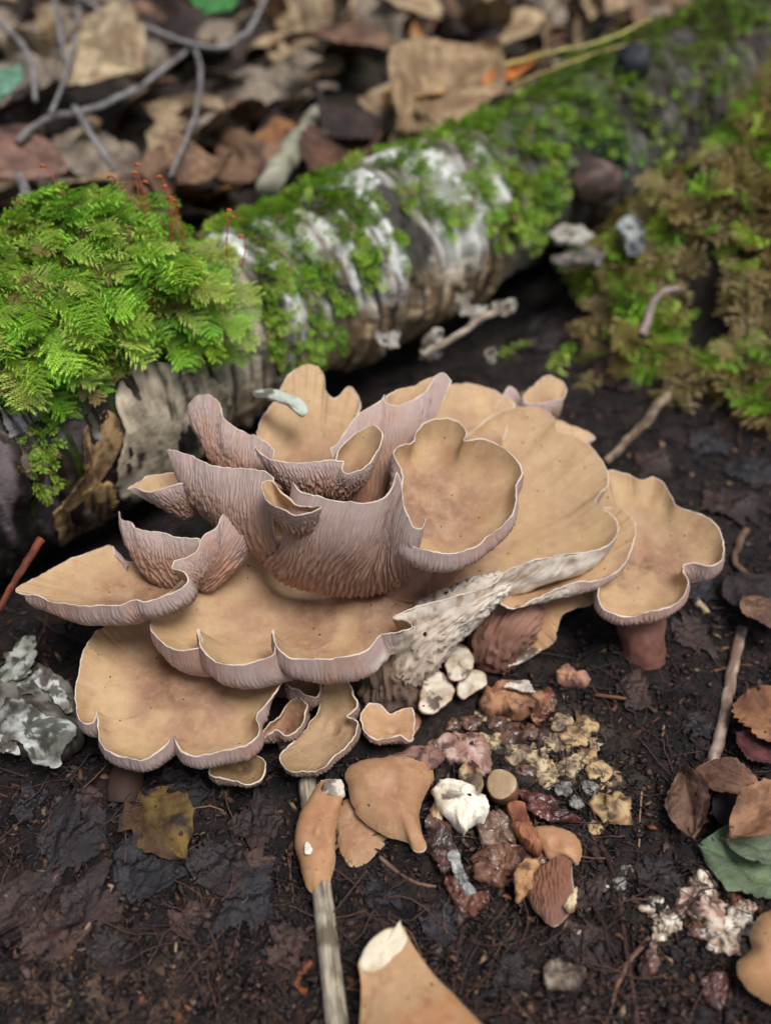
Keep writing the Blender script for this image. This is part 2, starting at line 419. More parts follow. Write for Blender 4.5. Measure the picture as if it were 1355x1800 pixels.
# ------------------------------------------------------------------ mushrooms
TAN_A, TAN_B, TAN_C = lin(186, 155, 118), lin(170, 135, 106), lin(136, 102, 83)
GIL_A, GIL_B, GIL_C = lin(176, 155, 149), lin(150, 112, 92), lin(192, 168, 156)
def loft(parent, rim, foot, closed=True, bulge=-0.3, up=(0, 0, 1), th=0.35, gs=0.15, ga=0.12, wob=0.12, foot_r=0.7, seed=0, name='cap',
         tint=None, torn=None, peak=0.45, smooth1=0.35, smooth2=1.6, gill_tint=None, world_pts=False, hint='mean', rim_r=0.03, wavy=0.11, label=None, lip=0.0):
    """One cap or petal: a smooth upper skin between foot and rim, gills below, a pale rim.
    rim/foot are (u, v, d) places; up = the way the upper skin faces."""
    R0 = np.array([P(*q[:3]) for q in rim]) if not world_pts else np.asarray(rim, float)
    _, Ltot = catmull(R0, closed, 50)
    N = int(min(1500, max(90, Ltot/gs*6)))
    R, Ltot = catmull(R0, closed, N)
    sarc = np.linspace(0, Ltot, N, endpoint=not closed)
    ds = Ltot/N
    Rs1 = gsmooth(R, smooth1/ds, closed); Rs2 = gsmooth(R, smooth2/ds, closed)
    if closed:
        c = (P(*foot) if not world_pts else np.asarray(foot, float))
        dv = Rs2-c; F = c+foot_r*unit(dv)*np.minimum(1, np.linalg.norm(dv, axis=1, keepdims=True)*0.5/foot_r)
    else:
        F0 = np.array([P(*q) for q in foot]) if not world_pts else np.asarray(foot, float)
        F, _ = catmull(F0, False, N)
    up = np.asarray(up, float)
    tang = np.gradient(Rs2, axis=0) if not closed else np.roll(Rs2, -1, 0)-np.roll(Rs2, 1, 0)
    nh = unit(np.cross(tang, Rs2-F))
    flip = 1.0 if (nh@up).mean() > 0 else -1.0
    nh = gsmooth(nh*flip, 1.0/ds, closed); nh = unit(nh)
    nt = 30
    t = np.linspace(0, 1, nt)**0.8
    T = t[:, None, None]
    w1 = sstep(0.55, 1.0, T); w2 = sstep(0.15, 0.8, T)
    Rm = Rs2*(1-w2)+Rs1*w2; Rm = Rm*(1-w1)+R*w1
    # rim waviness
    Rm = Rm+nh*(wavy*fbm(xyz(sarc*1.1, 0*sarc+seed*7.7), 4, 400+seed, 0.6))[:, None]*sstep(0.5, 1, T)+unit(Rs1-F)*(0.8*wavy*fbm(xyz(sarc*1.6, 0*sarc+seed*3.3), 4, 405+seed, 0.65))[:, None]*sstep(0.6, 1, T)
    sh = (T**(peak/(1-peak)))*(1-T); sh = sh/sh.max()
    A = F*(1-T)+Rm*T+nh[None]*bulge*sh
    # upturned lip: the wall below the rim stands upright, lip cm high
    lipd = 0
    if any(len(q) > 3 for q in rim) or lip:
        lv = np.array([[q[3] if len(q) > 3 else lip, 0, 0] for q in rim], float)
        key = np.linalg.norm(R[:, None]-R0[None], axis=2).argmin(0)
        lx = np.interp(np.arange(N), *(lambda k_: (k_[0], k_[1]))((np.r_[key[np.argsort(key)][-1]-N, np.sort(key), np.sort(key)[0]+N], np.r_[lv[np.argsort(key)][-1, 0], lv[np.argsort(key)][:, 0], lv[np.argsort(key)][0, 0]])))
        lx = gsmooth(np.stack([lx, lx, lx], 1), 0.5/ds, closed)[:, 0]
        xx = (1-T)/0.30
        down = np.where(xx < 1, np.sin(np.pi/2*np.clip(xx, 0, 1)), np.cos(np.pi/2*np.clip((xx-1)/1.6, 0, 1))**2)
        wh = np.where(xx < 1, 1-0.8*np.clip(xx, 0, 1)**3, 0.2*np.cos(np.pi/2*np.clip((xx-1)/1.2, 0, 1))**2)
        hor = (Rm-F)*(1-T); hor[..., 2] = 0
        on = np.clip(lx/0.3, 0, 1)[None, :, None]
        lx = 0.78*lx*(0.72+0.75*fbm(xyz(sarc*0.55, 0*sarc+seed), 3, 470))
        lipd = wh*on*hor+down*lx[None, :, None]*np.array([0, 0, -0.9])
        A = A+0.32*lipd
    pn = fbm(A*0.45+seed*3.1, 3, 410+seed)
    A = A+nh[None]*(wob*pn*np.sin(np.pi*np.clip(t, 0, 1))[:, None])[..., None]
    gt = np.gradient(A, axis=0)
    gsd = np.gradient(A, axis=1) if not closed else np.roll(A, -1, 1)-np.roll(A, 1, 1)
    n = unit(np.cross(gsd, gt))*flip
    edge = np.ones(N) if closed else np.clip(np.minimum(sarc, Ltot-sarc)/0.8, 0, 1)**0.6
    thick = (0.05+th*(1-t[:, None])**0.9*edge[None])
    # gills: wavy, forking ridges
    S = sarc[None]+0*t[:, None]; tt = t[:, None]+0*S
    warp = 1.3*fbm(xyz(S*0.6, tt*2.6, 0*S+seed), 3, 420)+1.15*fbm(xyz(S*2.2, tt*9, 0*S+seed), 2, 421)+0.45*fbm(xyz(S*6, tt*20, 0*S+seed), 2, 422)
    ng = round(Ltot/gs/2)*2 if closed else Ltot/gs
    ph = S/Ltot*ng
    def crest(x): return 1-np.abs(2*(x-np.floor(x))-1)
    r1 = sstep(0.15, 0.95, crest(ph+warp)); r2 = sstep(0.15, 0.95, crest(ph*0.5+warp*0.7))
    sel = sstep(0.42, 0.62, tt+0.18*fbm(xyz(S*1.3, tt*0, 0*S+seed), 2, 425))
    rid = r2*(1-sel)+r1*sel
    rid = rid*(0.75+0.35*fbm(xyz(S*4, tt*14, 0*S), 2, 427))
    env = sstep(0.0, 0.08, tt)*(1-0.55*sstep(0.55, 0.78, tt)-0.40*sstep(0.86, 0.985, tt))*edge[None]
    tornm = np.zeros_like(S)
    if torn is not None:
        u_, v_, _ = proj(A); tornm = sstep(0.35, 0.65, in_poly(u_, v_, torn).astype(float))
        tornm = np.stack([np.convolve(np.r_[row[-12:], row, row[:12]], np.ones(25)/25, 'valid') for row in tornm])
    Ql = A+0.62*lipd*edge[None, :, None]
    g1 = np.gradient(Ql, axis=0); g2 = np.gradient(Ql, axis=1) if not closed else np.roll(Ql, -1, 1)-np.roll(Ql, 1, 1)
    nq = unit(np.cross(g2, g1))*flip
    Q = Ql-nq*thick[..., None]-nq*((ga*rid*env*(1-tornm))[..., None])
    if torn is not None:
        Q = Q-n*(tornm*0.12*fbm(Q*2.0, 4, 433))[..., None]
    # colours
    f1 = fbm(A*0.7+seed, 3, 440); f2 = fbm(A*3.0, 3, 441)
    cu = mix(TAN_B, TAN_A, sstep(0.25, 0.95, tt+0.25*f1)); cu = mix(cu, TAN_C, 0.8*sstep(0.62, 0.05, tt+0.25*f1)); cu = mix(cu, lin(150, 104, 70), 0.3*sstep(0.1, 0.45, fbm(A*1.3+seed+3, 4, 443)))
    cu = mix(cu, lin(176, 138, 110), 0.35*sstep(0.0, 0.5, f2)); cu = mix(cu, lin(196, 166, 122), 0.4*sstep(0.1, 0.5, f1))
    if tint is not None: cu = mix(cu, np.asarray(tint[0]), tint[1])
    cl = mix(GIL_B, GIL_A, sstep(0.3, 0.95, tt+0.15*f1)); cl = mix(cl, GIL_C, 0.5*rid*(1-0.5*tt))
    cl = mix(cl, lin(176, 122, 94), 0.40*sstep(-0.05, 0.45, f1+0.3*f2))
    if gill_tint is not None: cl = mix(cl, np.asarray(gill_tint[0]), gill_tint[1])
    cl = mix(cl, mix(lin(226, 214, 200), lin(186, 164, 140), sstep(0.0, 0.5, f2)), tornm)
    fq = grid_faces(nt, N, closed)
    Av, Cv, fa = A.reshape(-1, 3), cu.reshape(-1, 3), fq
    if closed:   # the throat of the cap
        cen = A[0].mean(0); kk = np.array([0.0, 0.35, 0.7])[:, None, None]
        thr = cen*(1-kk)+A[0]*kk-nh.mean(0)*(0.18 if bulge < 0 else -0.03)*(1-kk**2)
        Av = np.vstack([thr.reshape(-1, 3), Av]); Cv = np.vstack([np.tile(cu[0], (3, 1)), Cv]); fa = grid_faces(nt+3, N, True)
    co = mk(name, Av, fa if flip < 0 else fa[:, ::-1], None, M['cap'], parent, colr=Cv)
    go = mk('gill_surface', Q.reshape(-1, 3), fq[:, ::-1] if flip < 0 else fq, None, M['gill'], co, colr=cl.reshape(-1, 3))
    edge_path = A[-1]-n[-1]*0.03
    if not closed:
        k = slice(None, None, 3)
        edge_path = np.vstack([(A[:, 0]-n[:, 0]*0.03)[k], edge_path, (A[::-1, -1]-n[::-1, -1]*0.03)[k]])
    st = max(1, int(0.06/ds)); ep = edge_path[::st]
    rr = rim_r*np.clip(1+0.9*fbm(ep*1.8, 3, 450+seed), 0.35, 1.8)
    tv, tf, tt_ = tube(ep, rr, 6, closed=closed, rough=0.25, seed=seed)
    mk('rim', tv, tf, tt_, M['rim'], co)
    if label: co['label'] = label
    return co
def stem(parent, pts, radii, color_a, color_b, name='stem', ridges=0.0, seed=0, world_pts=False, mat='gill', sides=120, drop=0.9):
    p = np.array([P(*q) for q in pts]) if not world_pts else np.asarray(pts, float)
    if drop: p[0, 2] -= drop
    c, L = catmull(p, False, 40)
    r = np.interp(np.linspace(0, 1, 40), np.linspace(0, 1, len(radii)), radii)
    v, f, tr = tube(c, r, sides)
    g = v[:40*sides].reshape(40, sides, 3); ax = unit(g-c[:, None]); a = np.arange(sides)/sides
    tt = np.linspace(0, 1, 40)[:, None]+0*a[None]; aa = a[None]+0*tt
    rel = 0.16*r.mean()*fbm(g*1.2, 4, 500+seed, 0.6)
    if ridges:
        net = np.abs(fbm(np.stack([np.cos(aa*6.283)*5, np.sin(aa*6.283)*5, tt*L*1.6], -1), 3, 510+seed))
        rel = rel+ridges*(1-sstep(0.0, 0.22, net))
    g = g+ax*rel[..., None]
    v[:40*sides] = g.reshape(-1, 3)
    cc = mix(np.asarray(color_a), np.asarray(color_b), tt); cc = mix(cc, cc*0.6, 0.6*sstep(0, 0.5, fbm(g*1.5, 3, 520+seed)))
    cc = np.vstack([cc.reshape(-1, 3), cc[0, :1], cc[-1, :1]])
    return mk(name, v, f, tr, M[mat], parent, colr=cc)
TOCAM = -FWD
CLU = thing('mushroom_cluster', 'large tan rosette of wavy funnel mushrooms with pink gills growing beside the birch log', 'mushroom')

# the big lower shelf that carries the rosette
big_rim = [(440,935,36.0,0),(345,1000,34.8,0),(285,1060,33.4,0),(268,1092,33.0,0.85),(279,1122,32.6,0.85),(310,1140,32.2,0.85),(338,1140,32.0,0.85),(352,1133,32.1,0.85),(349,1104,32.7,0.3),
  (357,1141,31.8,0.85),(382,1163,31.5,0.85),(413,1168,31.4,0.85),(455,1160,31.5,0.85),(481,1148,31.7,0.85),(480,1109,32.5,0.3),(491,1143,31.7,0.85),(516,1157,31.6,0.85),(558,1159,31.6,0.85),(620,1153,31.8,0.85),
  (648,1140,32.1,0.85),(668,1116,32.4,0),(700,1110,32.2,0),(722,1104,32.3,0),(716,1094,32.8,0),(690,1088,33.2,0),(735,1064,33.4,0),(800,1046,33.6,0),(860,1030,33.9,0),(890,1004,34.2,0),(935,986,34.5,0),
  (990,975,34.9,0),(1040,968,35.2,0.25),(1075,950,35.5,0.25),(1085,925,35.9,0.25),(1070,902,36.4,0.25),(1046,886,36.9,0.25),(1050,870,37.1,0.25),(1068,850,37.4,0.25),(1060,815,38.0,0),(1037,786,38.5,0),(1002,762,39.0,0),
  (980,757,39.0,0),(974,735,39.4,0),(950,718,39.7,0),(920,715,39.7,0),(872,728,39.5,0),(830,760,39.0,0),(760,810,38.8,0),(640,850,38.6,0),(540,870,38.0,0),(480,900,37.0,0)]
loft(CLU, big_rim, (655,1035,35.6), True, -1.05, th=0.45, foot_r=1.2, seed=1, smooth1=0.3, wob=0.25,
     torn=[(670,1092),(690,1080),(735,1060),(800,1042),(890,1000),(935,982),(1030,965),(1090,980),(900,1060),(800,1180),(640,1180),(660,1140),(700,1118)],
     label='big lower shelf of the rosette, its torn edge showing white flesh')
stem(CLU, [(660,1040,35.8),(680,1120,36.3),(690,1190,36.2),(690,1235,36.6)], [1.6,1.7,1.5,1.35], lin(150,126,108), lin(104,84,74), ridges=0.3, seed=1, drop=1.9)
# white torn flesh running from the torn edge to the stem
fl = stem(CLU, [(890,1008,34.9),(820,1060,34.7),(760,1105,34.9),(705,1165,35.6)], [0.3,0.7,1.0,1.1], lin(214,202,188), lin(186,168,150), name='torn_flesh', ridges=0.22, seed=2, mat='flesh', drop=0.5)

# petals of the rosette, back to front
loft(CLU, [(745,722,38.2),(760,697,39.0),(790,679,39.8),(822,674,40.2),(855,681,40.3),(880,692,40.2),(905,708,40.0)], [(760,800,37.6),(810,800,38),(880,790,38.6)], False, -0.3, up=TOCAM, seed=3)
loft(CLU, [(930,712,40.6),(920,698,40.8),(941,675,41.0),(962,660,41.1),(982,667,41.0),(993,683,40.8),(989,699,40.4)], [(915,740,40.2),(940,725,40.2),(975,715,40.2)], False, -0.2, up=TOCAM, seed=4)
loft(CLU, [(808,745,39.7),(843,731,39.9),(869,715,40.1),(884,693,40.3),(894,680,40.4),(905,686,40.4),(920,706,40.2),(941,710,40.1),(967,704,40.1),(988,698,40.2)],
     [(830,790,41.0),(880,775,41.3),(930,760,41.4),(975,735,41.2)], False, -0.25, up=FWD, seed=5)
loft(CLU, [(978,737,40.9),(990,739,41.0),(1005,748,41.0),(1030,756,41.0),(1044,768,40.8),(1030,777,40.4)], [(970,800,39.9),(990,806,39.9),(1005,806,39.9)], False, -0.15, up=TOCAM, seed=6)
loft(CLU, [(452,760,37.0),(460,738,37.4),(475,715,37.8),(490,690,38.2),(506,662,38.5),(530,644,38.7),(553,640,38.7),(567,654,38.6),(571,685,38.2),(586,702,38.0),(600,692,38.2),(612,680,38.4),(628,694,38.2),
     (632,714,37.9),(624,742,37.4),(640,765,37.0),(655,795,36.4)], [(478,850,35.4),(520,870,35.2),(570,872,35.1),(620,855,35.2)], False, -0.55, up=TOCAM, seed=7, smooth1=0.5,
     label='upright petal at the back of the rosette, rising towards the log')
loft(CLU, [(680,699,36.1),(700,685,36.6),(730,677,36.8),(760,664,36.8),(778,658,36.6)], [(680,735,35.9),(720,725,36.0),(770,690,36.2)], False, -0.15, up=TOCAM, seed=8)
loft(CLU, [(580,787,34.8),(592,780,34.9),(613,752,35.2),(638,723,35.5),(670,704,35.8),(677,695,35.9),(678,708,35.7),(697,715,35.6),(720,705,35.8),(745,690,36.0),(765,663,36.3),(778,657,36.4),(792,670,36.3)],
     [(575,865,35.8),(605,890,35.9),(640,895,36.2),(670,880,36.5),(700,840,36.9)], False, -0.45, up=FWD, seed=9, smooth1=0.25)
loft(CLU, [(338,742,36.5),(333,719,36.6),(339,708,36.6),(351,699,36.5),(365,696,36.3),(382,705,36.0),(391,719,35.7),(393,735,35.4),(407,748,35.2),(431,763,34.9),(456,771,34.7),(473,779,34.5),(484,790,34.3)],
     [(385,800,36.2),(410,830,35.8),(440,860,35.5),(490,890,35.0)], False, -0.3, up=FWD, seed=10, smooth1=0.25)
loft(CLU, [(450,785,33.6),(456,797,33.5),(470,806,33.3),(490,810,33.2),(531,814,33.1),(572,810,33.1),(590,810,33.1),(605,812,33.1),(602,822,33.0),(608,831,32.9),(630,827,32.9),(650,814,33.1),(663,794,33.4),(674,767,33.8),
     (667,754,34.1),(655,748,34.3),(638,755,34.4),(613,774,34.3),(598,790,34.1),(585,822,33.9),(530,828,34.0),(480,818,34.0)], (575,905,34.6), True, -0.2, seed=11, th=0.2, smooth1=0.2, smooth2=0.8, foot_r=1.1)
loft(CLU, [(297,789,34.6),(316,796,34.4),(340,803,34.2),(378,821,33.8),(423,825,33.5),(464,830,33.1),(482,841,32.9)], [(365,880,35.8),(395,910,35.5),(440,950,35.1),(505,985,34.7)], False, -0.45, up=FWD, seed=12)
loft(CLU, [(520,905,32.6),(517,875,32.4),(516,851,32.2),(530,866,31.9),(560,873,31.6),(600,882,31.3),(640,885,31.1),(670,878,31.1),(688,857,31.2),(697,828,31.5),(706,850,31.4),(711,884,31.2),(726,925,31.1),(738,930,31.2),(744,920,31.6),(746,912,31.9)],
     [(450,945,35.4),(500,1000,35.0),(560,1022,34.9),(620,1028,34.9),(680,1015,34.9),(735,970,35.0)], False, -0.75, up=FWD, seed=13, smooth1=0.25, ga=0.12, th=0.4, gs=0.14,
     label='tall front petal of the rosette with deeply ridged gills')
loft(CLU, [(462,850,32.1),(467,872,31.5),(488,893,31.0),(520,904,30.8),(548,902,30.8),(563,893,30.9),(548,893,31.4),(520,889,31.8),(496,868,32.1),(476,846,32.3)], (530,950,33.0), True, -0.05, seed=14, th=0.12, foot_r=0.5, smooth1=0.12, smooth2=0.3)
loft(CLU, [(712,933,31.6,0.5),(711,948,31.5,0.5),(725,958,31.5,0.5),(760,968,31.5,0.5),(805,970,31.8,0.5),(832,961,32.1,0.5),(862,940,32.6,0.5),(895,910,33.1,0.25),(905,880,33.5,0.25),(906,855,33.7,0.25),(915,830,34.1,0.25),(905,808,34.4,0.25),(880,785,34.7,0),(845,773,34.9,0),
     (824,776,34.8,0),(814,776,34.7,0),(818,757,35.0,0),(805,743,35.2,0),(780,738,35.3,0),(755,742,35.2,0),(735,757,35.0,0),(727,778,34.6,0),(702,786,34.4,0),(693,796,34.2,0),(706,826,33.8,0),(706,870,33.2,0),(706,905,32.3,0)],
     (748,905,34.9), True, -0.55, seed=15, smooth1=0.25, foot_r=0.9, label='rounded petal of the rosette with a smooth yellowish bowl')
loft(CLU, [(227,860,34.9),(238,857,34.8),(262,863,34.6),(299,858,34.5),(328,847,34.6),(350,850,35.0),(324,838,35.6),(303,831,35.9),(274,835,35.8),(254,843,35.5)], (350,910,35.9), True, -0.1, seed=16, th=0.25, foot_r=0.5, smooth1=0.2, smooth2=0.6)
loft(CLU, [(208,898,35.6),(214,914,35.1),(231,919,34.7),(241,929,34.5),(274,936,34.3),(307,944,34.1),(351,946,34.0)], [(265,985,35.5),(285,1010,35.2),(320,1020,35.1),(370,1000,35.2)], False, -0.3, up=FWD, seed=17)
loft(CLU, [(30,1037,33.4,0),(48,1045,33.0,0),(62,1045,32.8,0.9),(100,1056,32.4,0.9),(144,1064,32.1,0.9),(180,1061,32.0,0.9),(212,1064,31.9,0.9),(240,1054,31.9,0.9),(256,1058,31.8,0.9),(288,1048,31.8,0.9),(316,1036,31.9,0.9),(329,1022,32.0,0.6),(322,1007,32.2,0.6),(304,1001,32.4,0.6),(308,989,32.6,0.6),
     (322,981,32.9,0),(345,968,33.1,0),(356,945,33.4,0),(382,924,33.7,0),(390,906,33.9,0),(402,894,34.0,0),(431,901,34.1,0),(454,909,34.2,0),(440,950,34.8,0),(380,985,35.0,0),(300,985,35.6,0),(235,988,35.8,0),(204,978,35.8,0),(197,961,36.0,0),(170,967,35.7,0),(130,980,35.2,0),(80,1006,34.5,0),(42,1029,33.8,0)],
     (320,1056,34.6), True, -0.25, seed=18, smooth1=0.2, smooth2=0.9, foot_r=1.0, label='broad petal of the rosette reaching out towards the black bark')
loft(CLU, [(1055,894,37.6,0),(1085,892,37.3,0),(1109,909,36.7,0),(1117,932,36.3,0),(1109,961,35.9,0.25),(1096,990,35.5,0.25),(1065,1013,35.3,0.25),(1013,1024,35.1,0.25),(985,1032,35.0,0),(940,1050,34.9,0),(900,1068,34.8,0),(880,1060,34.8,0),(872,1035,35.1,0),
     (900,1005,36.6,0),(980,950,37.6,0),(1020,912,38.0,0)], (915,1045,36.3), True, -0.15, seed=19, torn=[(870,1030),(900,1030),(1000,1010),(1005,1040),(930,1075),(890,1090),(860,1060)], foot_r=0.8, tint=(lin(184,150,112), 0.5))
stem(CLU, [(920,1050,37.2),(890,1090,36.7),(872,1125,36.9),(868,1158,37.3)], [1.0,1.2,1.1,1.0], lin(160,122,104), lin(120,84,72), ridges=0.16, seed=3, drop=0.8)
loft(CLU, [(1054,1030,37.4),(1040,1058,37.0),(1013,1068,36.9),(985,1085,36.7),(977,1110,36.7),(974,1130,36.9),(950,1144,37.0),(922,1137,37.1)], [(990,1000,37.9),(940,1040,37.5),(915,1080,37.2),(900,1110,37.2)], False, 0.25, up=TOCAM, seed=20, tint=(lin(190,140,100), 0.5))
# the small caps crowded under the shelf, its deep shade mixed into their brown tints
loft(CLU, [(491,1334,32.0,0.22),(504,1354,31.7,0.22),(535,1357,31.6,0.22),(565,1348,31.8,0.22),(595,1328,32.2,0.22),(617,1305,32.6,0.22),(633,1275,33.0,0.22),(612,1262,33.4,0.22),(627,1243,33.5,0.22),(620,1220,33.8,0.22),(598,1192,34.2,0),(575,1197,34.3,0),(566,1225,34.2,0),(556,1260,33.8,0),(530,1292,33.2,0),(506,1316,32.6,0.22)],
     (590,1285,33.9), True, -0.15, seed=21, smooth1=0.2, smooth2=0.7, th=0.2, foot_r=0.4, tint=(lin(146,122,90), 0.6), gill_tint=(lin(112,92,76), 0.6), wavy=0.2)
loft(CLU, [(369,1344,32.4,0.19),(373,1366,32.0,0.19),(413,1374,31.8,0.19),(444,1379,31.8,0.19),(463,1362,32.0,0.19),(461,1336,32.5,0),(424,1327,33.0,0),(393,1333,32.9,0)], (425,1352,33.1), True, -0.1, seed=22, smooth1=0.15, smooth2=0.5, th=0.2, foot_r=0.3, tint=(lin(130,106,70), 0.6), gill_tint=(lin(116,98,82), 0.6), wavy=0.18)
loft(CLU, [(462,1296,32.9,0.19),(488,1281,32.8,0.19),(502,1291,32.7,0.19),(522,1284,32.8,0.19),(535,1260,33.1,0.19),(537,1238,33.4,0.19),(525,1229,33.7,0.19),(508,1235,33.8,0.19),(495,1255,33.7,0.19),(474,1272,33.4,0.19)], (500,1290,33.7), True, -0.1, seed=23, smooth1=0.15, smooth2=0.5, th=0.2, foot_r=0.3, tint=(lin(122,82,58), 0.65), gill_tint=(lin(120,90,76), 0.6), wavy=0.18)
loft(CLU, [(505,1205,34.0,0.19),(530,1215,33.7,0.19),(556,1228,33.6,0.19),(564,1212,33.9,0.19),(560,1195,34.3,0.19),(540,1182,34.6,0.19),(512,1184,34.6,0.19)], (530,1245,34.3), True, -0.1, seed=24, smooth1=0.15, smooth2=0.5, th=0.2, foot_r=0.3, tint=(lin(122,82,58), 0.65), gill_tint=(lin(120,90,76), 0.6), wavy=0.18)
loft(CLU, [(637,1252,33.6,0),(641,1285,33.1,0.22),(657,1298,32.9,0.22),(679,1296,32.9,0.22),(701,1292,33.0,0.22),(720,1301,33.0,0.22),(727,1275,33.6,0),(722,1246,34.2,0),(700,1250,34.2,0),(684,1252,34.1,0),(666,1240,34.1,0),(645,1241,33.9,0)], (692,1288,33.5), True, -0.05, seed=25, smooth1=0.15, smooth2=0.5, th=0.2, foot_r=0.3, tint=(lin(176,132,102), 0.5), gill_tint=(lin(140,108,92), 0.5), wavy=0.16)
# short stems that carry the small caps and the low petals
for k, (q, rr) in enumerate([((590,1285,33.9), 0.4), ((425,1352,33.1), 0.3), ((500,1290,33.7), 0.3), ((530,1245,34.3), 0.3), ((695,1300,34.0), 0.35)]):
    c_ = P(*q); stem(CLU, [c_-[0, 0, 0.45], [c_[0], c_[1], (c_[2]-0.45)*0.5-0.2], [c_[0], c_[1], -0.6]], [rr]*3, lin(170,140,116), lin(120,96,80), seed=30+k, sides=24, world_pts=True, drop=0)
stem(CLU, [(320,1056,34.5),(380,1120,36.0),(470,1180,36.6),(560,1215,36.4)], [1.0,0.8,0.8,1.0], lin(176,140,120), lin(140,110,96), seed=40, sides=60)
stem(CLU, [(748,905,35.0),(730,960,35.4),(700,1030,36.0)], [1.0,1.0,1.3], lin(176,140,120), lin(160,120,100), seed=42, sides=60)
stem(CLU, [(900,790,40.2),(850,880,38.6),(760,1000,37.0),(690,1080,36.4)], [1.2,1.0,1.0,1.2], lin(176,140,120), lin(160,120,100), seed=43, sides=60)
base_at(CLU)

MR = thing('mushroom', 'low tan funnel mushroom with nicked rim on its own dark stem', 'mushroom')
loft(MR, [(176,1107,34.6,0),(155,1132,34.0,0),(139,1179,33.2,0.25),(134,1212,32.7,0.25),(137,1254,32.1,0.25),(149,1272,31.8,0.65),(166,1269,31.8,0.65),(173,1250,32.0,0.25),(174,1280,31.6,0.65),(182,1308,31.2,0.65),(207,1326,30.9,0.65),(232,1331,30.8,0.65),(253,1335,30.8,0.65),(284,1316,31.0,0.65),(304,1294,31.3,0.65),
     (316,1313,31.0,0.65),(338,1325,30.8,0.65),(364,1323,30.9,0.65),(393,1317,31.0,0.65),(434,1310,31.2,0.65),(454,1294,31.5,0.65),(455,1277,31.8,0.65),(450,1263,32.0,0.65),(471,1231,32.5,0),(495,1200,33.0,0),(504,1168,33.5,0),(485,1120,34.6,0),(400,1085,35.4,0),(300,1075,35.6,0),(225,1085,35.3,0)],
     (345,1200,33.7), True, -0.7, seed=50, smooth1=0.25, foot_r=0.8, th=0.35, wob=0.2)
stem(MR, [(345,1200,34.6),(290,1260,34.2),(245,1320,33.6),(226,1360,33.1),(220,1410,32.8)], [0.9,0.7,0.6,0.58,0.65], lin(120,88,70), lin(62,46,40), seed=50, sides=48, drop=0.4)
base_at(MR)
MN = thing('mushroom', 'tan mushroom standing clear of the rosette on a stout reddish stem', 'mushroom')
loft(MN, [(1067,828,38.2,0.1),(1096,832,38.3,0.1),(1127,845,38.1,0.1),(1147,838,38.2,0.1),(1163,847,38.0,0.1),(1176,868,37.7,0.1),(1189,889,37.3,0.1),(1220,899,37.1,0.1),(1246,914,36.8,0.1),(1266,940,36.4,0.1),(1270,960,36.1,0.1),(1262,987,35.8,0.6),(1246,994,35.7,0.6),(1220,988,35.8,0.6),(1202,992,35.8,0.6),(1199,1005,35.5,0.6),
     (1207,1023,35.3,0.6),(1202,1043,35.1,0.6),(1178,1064,34.9,0.6),(1147,1074,34.8,0.6),(1116,1080,34.8,0.6),(1085,1079,34.8,0.6),(1060,1068,35.0,0.6),(1052,1053,35.2,0.6),(1053,1025,35.6,0.6),(1010,960,37.0,0.1),(1000,900,38.0,0.1),(1030,850,38.3,0.1)],
     (1120,1000,37.0), True, -0.45, seed=51, smooth1=0.3, foot_r=0.7, wob=0.25)
stem(MN, [(10.15,24.3,1.9),(10.2,23.7,1.2),(10.3,23.1,0.5),(10.4,22.6,-0.3)], [1.0,0.95,0.85,0.8], lin(140,100,88), lin(110,72,62), seed=51, sides=60, drop=0, world_pts=True)
base_at(MN)

# ------------------------------------------------------------------ moss
def frond_template(pairs, leaflets, seed, simple=False):
    "a feather moss shoot along +X, flat in XY, length 1; returns v, tris, shade (0 old .. 1 tip)"
    r = np.random.default_rng(seed); V = []; T = []; Sh = []
    def add(tri, sh):
        o = len(V); V.extend(tri); T.append((o, o+1, o+2)); Sh.extend(sh)
    def stem_pt(x): return np.array([x, 0.10*np.sin(x*3+seed), 0.10*np.sin(x*2.2)-0.22*x*x])
    n = 10
    for i in range(n):
        a, b = stem_pt(i/n), stem_pt((i+1)/n); w = 0.014
        add([a+[0, w, 0], a-[0, w, 0], b], [i/n]*3)
    for k in range(pairs):
        x = 0.06+0.9*k/pairs
        ln = 0.40*(np.sin(np.pi*(0.12+0.86*x))**0.8)*(0.8+0.4*r.random())+0.03
        for sd in (-1, 1):
            ang = np.radians(52+r.uniform(-12, 12)); b0 = stem_pt(x+0.02*r.uniform(-1, 1)); 
            dr = np.array([np.cos(ang), sd*np.sin(ang), 0.12+0.3*r.random()-0.15])
            nl = max(2, int(leaflets*ln/0.4))
            side = np.array([-np.sin(ang), sd*np.cos(ang), 0])
            if simple:
                w = 0.05
                add([b0, b0+dr*ln*0.55+side*w, b0+dr*ln], [x*0.6]*2+[x*0.6+0.4]); add([b0, b0+dr*ln, b0+dr*ln*0.55-side*w], [x*0.6, x*0.6+.4, x*0.6]); continue
            for q in range(nl):
                tq = q/nl; c = b0+dr*ln*tq+np.array([0, 0, -0.18*ln*tq*tq]); wl = 0.062*(1-0.55*tq)*(0.8+0.4*r.random()); st = ln/nl*0.7
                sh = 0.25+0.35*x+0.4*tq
                for e in (-1, 1):
                    tip = c+dr*(st+wl*0.9)+side*e*wl+np.array([0, 0, r.uniform(0.0, 0.035)])
                    add([c-dr*st*0.3, tip if e > 0 else c+dr*st, c+dr*st if e > 0 else tip], [sh*0.85, sh, sh])
            add([b0+dr*ln-dr*0.05+side*0.02, b0+dr*ln-dr*0.05-side*0.02, b0+dr*ln+dr*0.05+np.array([0, 0, -0.18*ln])], [0.9, 0.9, 1])
    return np.array(V), np.array(T), np.clip(np.array(Sh), 0, 1)
FR_A = [frond_template(13, 7, 30+i) for i in range(5)]
FR_B = [frond_template(9, 4, 40+i) for i in range(4)]
FR_C = [frond_template(7, 3, 50+i, True) for i in range(4)]
